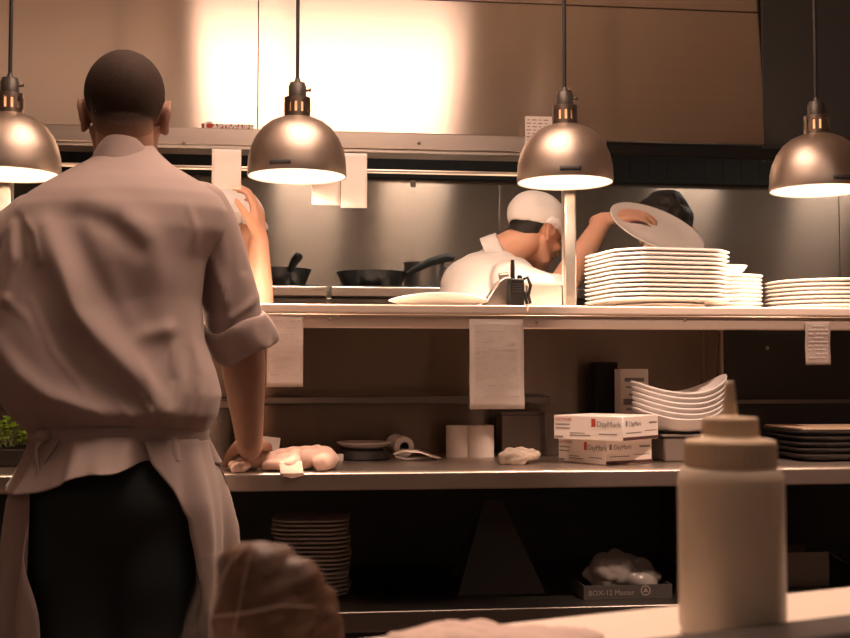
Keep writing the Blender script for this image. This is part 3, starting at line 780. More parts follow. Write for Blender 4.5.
# paper rolls: one lying, two standing
def roll(c, axis, r, L, label, rc_=.0095):
    t = thing('paper_roll', label, 'paper roll', c)
    ax = unit(axis)
    MB().lathe([(r, 0), (r, L), (rc_, L), (rc_, 0)], c, 40, ax, closed=True).build('paper', M['paper'] if label.startswith('paper') else M['card'], t, angle=50)
    MB().lathe([(rc_, .001), (rc_, L - .001), (rc_ - .0015, L - .001), (rc_ - .0015, .001)], c, 24, ax, closed=True).build('core', M['slate'], t, angle=50)
    return t
p = P(401, 447, 2.98)
roll((p.x + .006, 2.955, zc1 + .0275), (-.28, .96, .06), .0265, .062, 'tipped paper roll with a dark hollow core on the counter', .0125)
for px, lab in ((458, 'left one of the two short paper rolls standing on end'), (481.5, 'right one of the two short paper rolls, beside the grey bin')):
    p = P(px, 455, 2.97); roll((p.x, 2.985, zc1), (0, 0, 1), .0285 if px < 470 else .0345, .080, lab)
# tangle of tongs
p = P(415, 456, 2.88)
tg = thing('wire_tongs', 'tangle of thin steel tongs in front of the tipped roll', 'tongs', (p.x, 2.88, zc1))
for k in range(2):
    s = 1 - 2 * k
    MB().tube([(p.x - .052, 2.88 + s * .004, zc1 + .016), (p.x - .03, 2.88 + s * .016, zc1 + .024), (p.x + .01, 2.88 + s * .02, zc1 + .022), (p.x + .045, 2.88 + s * .016, zc1 + .010), (p.x + .062, 2.88 + s * .008, zc1 + .005)], .0035, 8).build('arm', M['rail'], tg)
MB().tube([(p.x - .05, 2.872, zc1 + .010), (p.x - .02, 2.86, zc1 + .004), (p.x + .02, 2.866, zc1 + .007), (p.x + .055, 2.885, zc1 + .0045)], .004, 8).build('spring_clip', M['steel_dark'], tg)
# grey bin, clear tub, crumpled grey cloth
a = P(499, 452, 3.05); b = P(538, 414, 3.05)
gb = thing('grey_bin', 'square grey bin against the wall under the wide order slip', 'bin', ((a.x + b.x) / 2, 3.05, zc1))
MB().box2((a.x, 3.01, zc1), (b.x, 3.10, b.z)).build('body', M['grey_tub'], gb, bevel=.004)
MB().box2((a.x - .004, 3.006, b.z + .0005), (b.x + .004, 3.104, b.z + .006)).build('lid', M['grey_tub'], gb, bevel=.002)
p = P(553, 452, 3.0)
gt = MB().lathe([(0, 0), (.027, 0), (.029, .003), (.034, .112), (.0320, .112), (.0272, .005), (0, .004)], (p.x, 3.0, zc1), 36).build('clear_tumbler', M['glass'], loc=(p.x, 3.0, zc1))
tag(gt, 'clear plastic tumbler between the grey bin and the label boxes', 'tumbler')
crumple('crumpled_cloth', (P(517, 465, 2.72).x, 2.73, zc1), (.115, .075, .042), M['towel_grey'], 'small crumpled pale cloth in front of the grey bin', 'cloth', seed=14, amp=.10, res=.003, freq=1.0)

# two label boxes
def label_box(px_corner, py, Y, wl, wr, h, z, ang, label):
    """front corner towards the viewer; left face runs back-left, right face runs back-right"""
    c0 = P(px_corner, py, Y); c0.z = z
    dl = Vector((-math.cos(ang), math.sin(ang), 0)); dr = Vector((math.sin(ang), math.cos(ang), 0))
    dr = Vector((dr.x, dr.y, 0))
    cen = c0 + dl * wl / 2 + dr * wr / 2
    t = thing('label_box', label, 'box', (cen.x, cen.y, z), 'label boxes stacked on the counter')
    R = Matrix((-dl, dr, Vector((0, 0, 1)))).transposed()
    MB().box(cen + Vector((0, 0, h / 2)), (wl, wr, h), R).build('carton', M['card'], t, bevel=.0015, seg=1)
    nl = -dr; nr_ = -dl
    e = .0006
    def onl(u, v): return c0 + dl * (wl * (1 - u)) + Vector((0, 0, h * v)) + nl * e      # left face, u from its left end
    def onr(u, v): return c0 + dr * (wr * u) + Vector((0, 0, h * v)) + nr_ * e
    def quad(mb, f, u0, v0, u1, v1): mb.add([f(u0, v0), f(u1, v0), f(u1, v1), f(u0, v1)], [(0, 1, 2, 3)])
    q = MB(); quad(q, onl, .555, .55, .615, .88)
    q.build('red_logo', M['red'], t, smooth=False, fixn=False)
    q = MB(); quad(q, onr, .07, .60, .12, .82); quad(q, onr, .72, .66, .95, .74)
    quad(q, onl, .02, .07, .14, .14)
    quad(q, onl, .03, .44, .24, .49); quad(q, onl, .03, .60, .24, .65); quad(q, onl, .24, .16, .54, .20); quad(q, onl, .24, .26, .46, .29); quad(q, onl, .66, .24, .92, .28)
    quad(q, onr, .08, .30, .5, .34); quad(q, onr, .6, .36, .94, .39)
    q.build('print', M['ink'], t, smooth=False, fixn=False)
    q = MB(); quad(q, onr, .0, .02, 1.0, .15); q.build('band', M['maroon'], t, smooth=False, fixn=False)
    text_obj('lettering', 'DayMark', h * .31, M['ink'], t, onl(.63, .57) + nl * e, -dl, (0, 0, 1), extrude=.0001)
    text_obj('lettering', 'DayMark', h * .27, M['ink'], t, onr(.16, .60) + nr_ * e, dr, (0, 0, 1), extrude=.0001)
    text_obj('lettering', 'DAYMARK', h * .17, M['red'], t, onl(.03, .78) + nl * e, -dl, (0, 0, 1), extrude=.0001)
    return t
label_box(606, 466, 2.665, .165, .15, .0575, zc1, math.radians(62), 'white label box lying under the other one, beside the bowls')
label_box(623, 437, 2.605, .185, .168, .056, zc1 + .058, math.radians(46), 'white label box resting on top of the other label box')
# dark block and printed carton behind
a = P(592, 452, 3.09); b = P(614, 362, 3.09)
db = thing('black_dispenser', 'tall black dispenser against the wall behind the label boxes', 'dispenser', ((a.x + b.x) / 2, 3.09, zc1))
MB().box2((a.x, 3.05, zc1), (b.x, 3.12, b.z)).build('body', M['rubber'], db, bevel=.006)
MB().box2((a.x + .008, 3.046, zc1 + .05), (b.x - .008, 3.0495, zc1 + .09)).build('outlet', M['slate'], db, bevel=.001)
a = P(621, 455, 2.98); b = P(640, 369, 2.98)
ct2 = thing('upright_carton', 'tall printed carton standing behind the curved white bowls', 'carton', ((a.x + b.x) / 2, 3.0, zc1))
MB().box2((a.x, 2.98, zc1), (b.x + .022, 3.035, b.z)).build('carton', M['card'], ct2, bevel=.001, seg=1)
q = MB()
for k, (u0, u1, hh) in enumerate([(.15, .85, .010), (.2, .8, .004), (.3, .7, .004), (.1, .9, .016), (.2, .8, .004), (.2, .6, .004), (.25, .75, .004)]):
    z = b.z - .028 - k * .019; q.box((a.x + (b.x + .022 - a.x) * (u0 + u1) / 2, 2.9796, z), ((b.x + .022 - a.x) * (u1 - u0), .0004, hh))
q.build('print', M['ink'], ct2, smooth=False)

# curved bowls on a grey tub
p = P(679, 455, 2.80); xb_, yb_ = p.x, 2.80
ht = P(679, 431, 2.80).z - zc
tubo = thing('food_tub', 'grey square tub under the stack of curved bowls', 'tub', (xb_ + .005, yb_, zc1))
MB().box((xb_ + .005, yb_, zc1 + ht / 2 - .006), (.12, .11, ht - .012), taper=1.06).build('body', M['grey_tub'], tubo, bevel=.006)
MB().box((xb_ + .005, yb_, zc1 + ht - .0085), (.135, .125, .006)).build('lid', M['grey_tub'], tubo, bevel=.002)
n = 72; rings = []
def saddle(a, s): return (.044 * max(0, math.cos(a)) ** 2.2 + .028 * max(0, -math.cos(a)) ** 2.2) * s
for s, z, k_ in [(.30, 0, 0), (.42, 0, .0), (.70, .010, .25), (.93, .026, .85), (1.0, .034, 1.0), (.99, .037, 1.0), (.965, .036, .98), (.90, .027, .80), (.68, .0135, .25), (.40, .0052, 0), (.0001, .0052, 0)]:
    rings.append([Vector((.119 * s * math.cos(2 * PI * k / n), .088 * s * math.sin(2 * PI * k / n), z + saddle(2 * PI * k / n, k_))) for k in range(n)])
stack('curved_bowl', MB().loft(rings), M['china'], 6, .0126, xb_ + .002, yb_, zc1 + ht - .005,
      from_top('upswept white bowl', 'the stack on the grey tub'), 'bowl', 'upswept bowls stacked on the grey tub', seed=9, rj=.02, jit=.002)
# dark trays at the right
p = P(836, 462, 2.82)
def rect_outline(a, hx, hy):
    c, s = abs(math.cos(a)), abs(math.sin(a)); q = 10.0
    return ((c / hx) ** q + (s / hy) ** q) ** (-1 / q)
stack('dark_tray', plate_mesh(lambda a: rect_outline(a, .155, .125), [(.75, 0), (.8, 0), (.9, .004), (1.0, .0145), (1.0, .0178), (.985, .0178), (.89, .0088), (.78, .0062), (.0001, .0062)], 96), M['slate'], 5, .0142, p.x + .012, 2.83, zc1,
      from_top('dark flat tray', 'the right end tray stack'), 'tray', 'dark trays at the right end', seed=11, rj=.03, jit=.003)
wt = MB().box((p.x + .012, 2.83, zc1 + 4 * .0142 + .0178 + .0032), (.29, .23, .005)).build('wooden_board', pm('light_board', (.50, .36, .25), .5, noise=((5, 60, 5), .15)), loc=(p.x + .012, 2.83, zc1 + 4 * .0142 + .0183), bevel=.001)
tag(wt, 'pale thin board lying on top of the dark tray stack', 'board')

# herbs at the left, grey canister behind the waist
c = P(24, 470, 2.84); c.z = zc1
hp = thing('potted_herbs', 'tray of bright green herbs left of the tall cook', 'herbs', (c.x, 2.84, zc1))
MB().box((c.x - .02, 2.84, zc1 + .020), (.15, .11, .040), taper=1.08).build('pot', M['potmat'], hp, bevel=.004)
MB().box((c.x - .02, 2.84, zc1 + .0415), (.14, .10, .006)).build('soil', M['soil'], hp)
lf = MB(); stm = MB(); rs = random.Random(5)
for k in range(130):
    bx, by = c.x - .02 + rs.uniform(-.065, .085), 2.84 + rs.uniform(-.05, .045); hgt = rs.uniform(.01, .052)
    tip = Vector((bx + rs.uniform(-.02, .02), by + rs.uniform(-.02, .02), zc1 + .044 + hgt * 1.3))
    if k < 60: stm.tube([(bx, by, zc1 + .044), tip], .0012, 5)
    for q in range(3):
        a = rs.uniform(0, 2 * PI); L = rs.uniform(.010, .017); d = Vector((math.cos(a), math.sin(a), rs.uniform(-.2, .5))).normalized(); s = d.cross(Vector((0, 0, 1))).normalized() * L * .42
        u = Vector((0, 0, .0025))
        lf.add([tip, tip + d * L * .35 + s + u, tip + d * L * .75 + s * .7, tip + d * L, tip + d * L * .75 - s * .7, tip + d * L * .35 - s + u, tip + d * L * .5 - u], [(0, 1, 6), (1, 2, 6), (2, 3, 6), (3, 4, 6), (4, 5, 6), (5, 0, 6)])
stm.build('stem', M['stem'], hp); lf.build('foliage', M['leaf'], hp, fixn=False, solid=.0004)
c = P(214, 465, 2.86)
cn = thing('steel_canister', 'grey steel canister half hidden behind the cook\'s waist', 'canister', (c.x, 2.86, zc1))
MB().lathe([(.044, 0), (.047, .004), (.047, .125), (.045, .13), (0, .131)], (c.x, 2.86, zc1), 36).build('body', M['steel_dark'], cn)
MB().lathe([(.048, .1315), (.048, .146), (.043, .15), (0, .151)], (c.x, 2.86, zc1), 36).build('lid', M['steel'], cn)

# ------------------------------------------------------------------ on the under-shelf
zs1 = zs + .0006
p = P(312, 600, 2.75)
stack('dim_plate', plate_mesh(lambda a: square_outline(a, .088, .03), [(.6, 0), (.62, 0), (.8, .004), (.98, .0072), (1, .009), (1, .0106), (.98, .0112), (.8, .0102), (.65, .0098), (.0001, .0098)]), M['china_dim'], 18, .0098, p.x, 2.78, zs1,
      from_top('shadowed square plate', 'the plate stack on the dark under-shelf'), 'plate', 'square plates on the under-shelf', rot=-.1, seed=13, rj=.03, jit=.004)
p = P(400, 600, 2.85)
o = MB().lathe([(0, 0), (.09, 0), (.094, .003), (.118, .030), (.122, .034), (.118, .034), (.092, .006), (0, .005)], (0, 0, 0), 48).build('round_pan', M['pan']); o.location = (p.x, 2.85, zs1)
tag(o, 'dark round pan on the under-shelf right of the shadowed plates', 'pan')
a = P(452, 585, 2.80); b = P(537, 585, 2.80); tpz = P(489, 499, 2.82).z
fb = thing('folded_board', 'dark grey peaked board standing in the shadow of the under-shelf', 'board', ((a.x + b.x) / 2, 2.80, zs1))
for s in (-1, 1):
    xm = P(489, 500, 2.8).x
    vs = [(a.x, 2.80 + s * .09, zs1), (b.x, 2.80 + s * .09, zs1), (xm + .03, 2.80 + s * .004, tpz), (xm - .012, 2.80 + s * .004, tpz)]
    MB().add(vs + [(x, y + s * .004, z) for x, y, z in vs], [(0, 1, 2, 3), (7, 6, 5, 4), (0, 4, 5, 1), (1, 5, 6, 2), (2, 6, 7, 3), (3, 7, 4, 0)]).build('board_leaf', M['greyboard'], fb, smooth=False)
# black carton with a plastic bag spilling out
a = P(584, 606, 2.62); b = P(672, 584, 2.62)
bb = thing('black_carton', 'open black carton with pale lettering on the under-shelf', 'carton', ((a.x + b.x) / 2, 2.68, zs1))
z1 = b.z
mb = MB()
for q in ((a.x, 2.62, b.x, 2.623), (a.x, 2.757, b.x, 2.76), (a.x, 2.623, a.x + .003, 2.757), (b.x - .003, 2.623, b.x, 2.757)): mb.box2((q[0], q[1], zs1), (q[2], q[3], z1))
mb.box2((a.x + .003, 2.623, zs1), (b.x - .003, 2.757, zs1 + .003)); mb.build('carton', M['card_brown'], bb, smooth=False)
dim = pm('faded_print', (.26, .21, .18), .8)
text_obj('lettering', 'BOX-12 Master', .0165, dim, bb, (a.x + .010, 2.6192, z1 - .022), (1, 0, 0), (0, 0, 1))
cx = b.x - .062
lg = MB(); lg.lathe([(.0118, 0), (.0118, .0006), (.0088, .0006), (.0088, 0)], (cx, 2.6198, z1 - .0130), 28, (0, -1, 0), closed=True)
lg.add([(cx - .0062, 2.6192, z1 - .0165), (cx + .0062, 2.6192, z1 - .0165), (cx, 2.6192, z1 - .0055)], [(0, 1, 2)])
lg.build('round_emblem', dim, bb, smooth=False, fixn=False)
crumple('plastic_bag', ((a.x + b.x) / 2 + .012, 2.69, zs1 + .0035), (.185, .11, .098), M['bagfilm'], 'crumpled grey plastic bag spilling out of the black carton', 'bag', seed=31, amp=.13, res=.004, freq=.8)
a = P(783, 586, 2.72); b = P(829, 552, 2.72)
oc = thing('open_carton', 'brown open carton in shadow right of the squeeze bottle', 'carton', ((a.x + b.x) / 2, 2.78, zs1))
mb = MB()
for q in ((a.x, 2.72, b.x, 2.724), (a.x, 2.84, b.x, 2.844), (a.x, 2.724, a.x + .004, 2.84), (b.x - .004, 2.724, b.x, 2.84)): mb.box2((q[0], q[1], zs1), (q[2], q[3], b.z))
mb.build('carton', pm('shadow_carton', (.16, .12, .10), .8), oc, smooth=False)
fm = MB(); fm.add([(b.x + .0005, 2.724, b.z), (b.x + .0005, 2.84, b.z), (b.x + .055, 2.83, zs1 + .05), (b.x + .055, 2.73, zs1 + .05)], [(0, 1, 2, 3)])
fm.build('flap', M['card_brown'], oc, solid=.002)
crumple('foil_wrap', (P(876, 540, 2.72).x, 2.72, zs1), (.12, .10, P(846, 486, 2.72).z - zs1), pm('dull_foil', (.10, .09, .08), .45, 1.0), 'crumpled dull foil bundle at far right under the counter', 'foil', seed=41, amp=.10, res=.005, freq=.8)
# ------------------------------------------------------------------ people
def frame(yaw, pitch=0.0, roll=0.0):
    """columns right, forward, up of a head; yaw 0 looks along +y, positive turns to +x; pitch > 0 looks down"""
    R = Matrix.Rotation(-yaw, 3, 'Z') @ Matrix.Rotation(-pitch, 3, 'X') @ Matrix.Rotation(roll, 3, 'Y')
    return R
def head_shapes(mb, c, R, k=1.0):
    c = Vector(c)
    def L(x, y, z): return c + R @ Vector((x * k, y * k, z * k))
    E = lambda p, r, RR=None: mb.ellipsoid(L(*p), [q * k for q in r], RR or R)
    C = lambda a, ra, b, rb: mb.capsule(L(*a), ra * k, L(*b), rb * k)
    E((0, -.014, .026), (.0755, .098, .086))
    E((0, .032, -.03), (.059, .062, .082))
    for s in (-1, 1):
        C((s * .048, .0, -.045), .020, (s * .038, .045, -.095), .019)
        C((s * .040, .045, -.095), .020, (0, .072, -.106), .021)
        E((s * .040, .066, -.032), (.024, .022, .024))
        C((s * .012, .092, .018), .010, (s * .048, .074, .020), .010)
        E((s * .013, .098, -.038), (.010, .012, .009))
        # ear: a disc with a raised rim and a lobe
        A = R @ Matrix.Rotation(s * .35, 3, 'Z')
        E((s * .077, -.010, -.012), (.007, .021, .030), A)
        pts = [(.078, .010, -.020), (.083, .012, .004), (.087, -.002, .019), (.088, -.020, .016), (.087, -.028, -.004), (.083, -.022, -.026), (.080, -.008, -.040)]
        for a, b in zip(pts[:-1], pts[1:]): C((s * a[0], a[1], a[2]), .0052, (s * b[0], b[1], b[2]), .0052)
        E((s * .080, -.004, -.040), (.006, .009, .010), A)
    C((0, .088, .012), .009, (0, .112, -.030), .012)
    E((0, .110, -.035), (.012, .012, .010))
    E((0, .091, -.062), (.024, .011, .007)); E((0, .090, -.073), (.021, .011, .008))
    return L
def hand_shapes(mb, wrist, d, n, t, curl=.5, k=1.0, spread=.012, thumb=.5):
    """wrist point, finger direction d, palm-facing direction n, thumb side t"""
    w = Vector(wrist); d = unit(d); n = unit(Vector(n) - d * Vector(n).dot(d)); t = unit(Vector(t) - d * Vector(t).dot(d) - n * Vector(t).dot(n))
    off = [.031, .0105, -.0105, -.030]; kn = [.090, .095, .089, .079]; ln = [.94, 1.05, .97, .76]
    mb.capsule(w - d * .02, .024 * k, w + d * .02 * k, .023 * k)
    tips = []
    for i in range(4):
        b = w + d * .012 * k + t * off[i] * .55 * k; q = w + d * kn[i] * k + t * off[i] * k
        mb.capsule(b, .0145 * k, q, .0108 * k)
        a = 0.0; p = q; r = .0094 * k * (1 if i < 3 else .88)
        for seg, (L_, bend) in enumerate(((.044, .55), (.027, .75), (.021, .5))):
            a += curl * bend
            dd = d * math.cos(a) + n * math.sin(a) + t * (1.5 - i) * spread
            e = p + unit(dd) * L_ * ln[i] * k
            mb.capsule(p, r, e, r * .9); r *= .9; p = e
        tips.append(p)
    p = w + d * .018 * k + t * .022 * k; dd = unit(d * .80 + t * .5 + n * .25); r = .0155 * k
    for L_, bend in ((.046, 0), (.032, .35), (.026, .35)):
        dd = unit(dd + (d * .55 + n * .55) * bend * thumb * 2)
        e = p + dd * L_ * k; mb.capsule(p, r, e, r * .78); r *= .8; p = e
    return tips
def leg_shapes(mb, hip, knee, ank, grow=0.0, toe=None):
    mb.capsule(hip, .088 + grow, knee, .058 + grow); mb.capsule(knee, .058 + grow, Vector(knee).lerp(Vector(ank), .35), .056 + grow)
    mb.capsule(Vector(knee).lerp(Vector(ank), .35), .056 + grow, ank, .036 + grow * 1.4)
def eyes(parent, L, R, k=1.0):
    for s in (-1, 1):
        e = MB().ellipsoid(L(s * .031, .0805, -.004), (.0125 * k,) * 3, n=16, m=10).build('eye', M['eye'], parent)
        MB().ellipsoid(L(s * .031, .0905, -.004), (.0055 * k, .0035 * k, .0055 * k), R, n=12, m=8).build('iris', M['iris'], e)

# -------------------------------------------------------- the cook with his back to us
YB_ = 2.33
J = dict(hc=P(125.5, 112, 2.40), neck=P(126, 164, 2.385), chest=P(115, 255, 2.34), belly=P(115, 380, 2.32), pelvis=P(116, 465, 2.30),
         sl=P(32, 214, 2.36), sr=P(205, 210, 2.36), el=P(-44, 335, 2.40), er=P(241, 334, 2.41), wl=P(-52, 447, 2.57), wr=P(250, 447, 2.565))
HR = frame(math.radians(-4), math.radians(8))
t = thing('person', 'cook in a pale shirt and apron with his back turned, leaning on the counter', 'person', (J['pelvis'].x, J['pelvis'].y, 0))
chef = t
gz = 0.0
hipl, hipr = J['pelvis'] + Vector((-.078, .01, -.05)), J['pelvis'] + Vector((.078, .01, -.05))
knl, knr = Vector((hipl.x + .012, 2.30, .50)), Vector((hipr.x - .012, 2.30, .50))
anl, anr = Vector((hipl.x - .04, 2.20, .10)), Vector((hipr.x + .04, 2.20, .10))
mb = MB()
Lc = head_shapes(mb, J['hc'], HR, 1.0)
mb.capsule(J['hc'] + HR @ Vector((0, -.035, -.045)), .054, J['neck'], .057)
mb.capsule(J['neck'], .057, J['neck'] + Vector((0, -.02, -.08)), .075)
mb.capsule(P(55, 226, 2.36), .045, P(186, 222, 2.36), .045)
mb.ellipsoid(J['chest'], (.165, .115, .19)); mb.ellipsoid(J['belly'], (.14, .09, .17)); mb.ellipsoid(J['pelvis'] + Vector((0, .01, 0)), (.13, .07, .11))
for s, e, w, d in ((J['sl'], J['el'], J['wl'], 1), (J['sr'], J['er'], J['wr'], -1)):
    s = s.lerp(e, .12); mb.capsule(s, .042, e, .041); mb.capsule(e, .044, e.lerp(w, .3), .0455); mb.capsule(e.lerp(w, .3), .0455, w, .027)
    hand_shapes(mb, w + Vector((0, .004, .007)), (-.10 * d, 1.0, -.17), (0, -.2, -1), (d, 0, 0), curl=.24, k=1.0)
leg_shapes(mb, hipl, knl, anl); leg_shapes(mb, hipr, knr, anr)
for a in (anl, anr): mb.capsule(a + Vector((0, -.03, -.055)), .038, a + Vector((0, .13, -.066)), .03)
v, fs, nr = remesh(mb, .004, 8)
body = skin_obj('body', v, fs, M['skin'], t)
eyes(t, Lc, HR)
# cropped hair: the scalp of the same body, raised a little, fading at the hairline
q = (v - np.array(J['hc'])) @ np.array(HR)          # head's own axes
x, y, z = q[:, 0], q[:, 1], q[:, 2]
line = np.where(y < .0, -.094 + np.clip((y + .095) / .095, 0, 1) * .060, -.034 + np.clip(y / .075, 0, 1) * .099)
line = np.where((np.abs(x) > .060) & (y > -.035) & (y < .03), np.maximum(line, .012), line)
up_ = z - line
keep = (up_ > 0) & (z < .15) & (np.abs(x) < .0775 + .01 * (z > .03)) & (np.abs(q[:, 1]) < .13)
hv, hf, idx = sub_faces(v, fs, keep)
d = np.clip(up_[idx] / .075, 0, 1) ** .8
hv = hv + nr[idx] * (.0004 + .0052 * d[:, None])
ho = skin_obj('cropped_hair', hv, hf, M['fadehair'], t, fixn=False)
fa = ho.data.attributes.new('fade', 'FLOAT', 'POINT'); fa.data.foreach_set('value', np.clip(d * 1.5, 0, 1).astype(np.float32))

# shirt: torso lofted from measured widths, then folds raised on the back
rows = [(137, 104, 150, 2.335, 2.435), (146, 98, 157, 2.325, 2.44), (158, 84, 169, 2.30, 2.45), (168, 66, 184, 2.28, 2.46), (180, 46, 205, 2.258, 2.47), (193, 26, 222, 2.238, 2.48), (208, 13, 229, 2.222, 2.485), (230, 6, 226, 2.208, 2.485),
        (260, 0, 207, 2.198, 2.48), (300, -7, 201, 2.192, 2.475), (340, -9, 205, 2.185, 2.47), (370, -7, 216, 2.180, 2.46), (395, -1, 222, 2.178, 2.45), (415, 13, 219, 2.185, 2.44), (428, 27, 211, 2.205, 2.425), (438, 35, 205, 2.222, 2.41), (450, 35, 206, 2.215, 2.41)]
rings = []
for py, xl, xr_, yb, yf in rows:
    a = P(xl, py, 2.33); b = P(xr_, py, 2.33); cx = (a.x + b.x) / 2; hx = (b.x - a.x) / 2; cy = (yb + yf) / 2; hy = (yf - yb) / 2; z = P(115, py, (2.33 + 2.3) / 2).z
    ring_ = []
    for k in range(96):
        an = 2 * PI * k / 96; c_, s_ = math.cos(an), math.sin(an); e = 2 / 2.35
        ring_.append(Vector((cx + hx * math.copysign(abs(c_) ** e, c_), cy + hy * math.copysign(abs(s_) ** e, s_), z)))
    rings.append(ring_)
mb = MB().loft(rings)
v, fs, nr = remesh(mb, .0045, 10)
def fold(px, py, pts, width, amp, sharp=1.0):
    """height of one fold whose crest runs along the pixel polyline pts = [(x, y, strength)]"""
    best = np.full(len(px), 1e9); st = np.zeros(len(px)); side = np.zeros(len(px))
    for (x0, y0, s0), (x1, y1, s1) in zip(pts[:-1], pts[1:]):
        dx, dy = x1 - x0, y1 - y0; L2 = dx * dx + dy * dy
        u = np.clip(((px - x0) * dx + (py - y0) * dy) / L2, 0, 1)
        dd = np.hypot(px - x0 - u * dx, py - y0 - u * dy)
        m = dd < best; best = np.where(m, dd, best); st = np.where(m, s0 + (s1 - s0) * u, st)
    return amp * st * np.exp(-(best / width) ** 2 * sharp)
px, py = PX(v)
back = np.clip(-nr[:, 1] * 1.6 + .15, 0, 1)
h = np.zeros(len(v))
F = [([(44, 228, .5), (62, 270, 1), (80, 315, 1), (110, 348, 1), (140, 378, 1), (166, 412, .8)], 13, .019),
     ([(70, 222, .6), (86, 258, 1), (106, 300, 1), (128, 340, .4)], 12, -.012),
     ([(30, 275, .4), (48, 330, 1), (80, 378, 1), (115, 404, .6)], 17, -.013),
     ([(-4, 345, .7), (20, 375, 1), (48, 396, 1), (90, 411, 1), (140, 416, .7), (180, 412, .3)], 11, .016),
     ([(4, 395, .7), (28, 414, 1), (60, 424, .8)], 7, -.008),
     ([(78, 214, .6), (112, 226, 1), (140, 250, .7)], 11, -.010),
     ([(96, 205, .3), (122, 214, .8), (150, 240, 1), (166, 285, .8), (170, 325, .5)], 15, .010),
     ([(118, 255, .3), (132, 300, 1), (150, 345, .5)], 17, -.012),
     ([(128, 345, .5), (146, 334, 1), (172, 330, .7)], 9, .008),
     ([(170, 330, .4), (182, 380, 1), (176, 418, .7)], 8, .009),
     ([(196, 340, .6), (204, 375, 1), (196, 420, .8)], 6, .009),
     ([(188, 352, .5), (192, 395, .9), (184, 425, .6)], 5, -.007),
     ([(214, 365, .5), (216, 395, 1), (206, 425, .6)], 5, .007),
     ([(10, 225, .6), (14, 262, 1), (4, 300, .7)], 6, .009),
     ([(20, 218, .5), (22, 258, 1), (10, 290, .5)], 5, -.009),
     ([(60, 190, .3), (110, 178, .5), (170, 186, .3)], 12, .003),
     ([(150, 425, .5), (158, 405, 1), (150, 380, .4)], 6, .006)]
for pts, wd, amp in F: h += fold(px, py, pts, wd, amp)
for pts, wd, amp in [([(30, 300, .3), (52, 352, 1), (84, 392, .8)], 4, .004), ([(60, 262, .3), (74, 306, 1), (100, 344, .6)], 4, .003), ([(132, 350, .3), (150, 378, 1), (166, 398, .5)], 4, .004),
                     ([(140, 395, .5), (152, 412, 1), (158, 428, .6)], 3, .005), ([(118, 402, .5), (132, 418, 1), (138, 430, .6)], 3, .004), ([(172, 385, .4), (168, 410, 1), (160, 430, .6)], 3, .004), ([(92, 408, .5), (108, 420, 1), (120, 431, .5)], 3, .0035),
                     ([(196, 232, .5), (180, 262, .8), (176, 300, .4)], 6, .004), ([(188, 205, .3), (196, 225, 1), (197, 260, .5)], 4, .004), ([(20, 212, .4), (34, 232, 1), (40, 262, .6)], 4, .005), ([(6, 300, .8), (26, 318, .6), (40, 342, .3)], 5, .004),
                     ([(52, 400, .4), (70, 416, .9), (80, 428, .4)], 3, .003), ([(190, 330, .4), (176, 352, .8), (168, 380, .3)], 5, .004)]: h += fold(px, py, pts, wd, amp)
h += .0016 * noise3(v, 38, 3) + .0011 * noise3(v * np.array([1, 1, .5]), 80, 4)
v = v + np.array([0, -1, 0]) * (h * back)[:, None] + nr * (.0012 * noise3(v, 60, 9) * (1 - back))[:, None]
shirt = skin_obj('shirt', v, fs, M['shirt'], t)
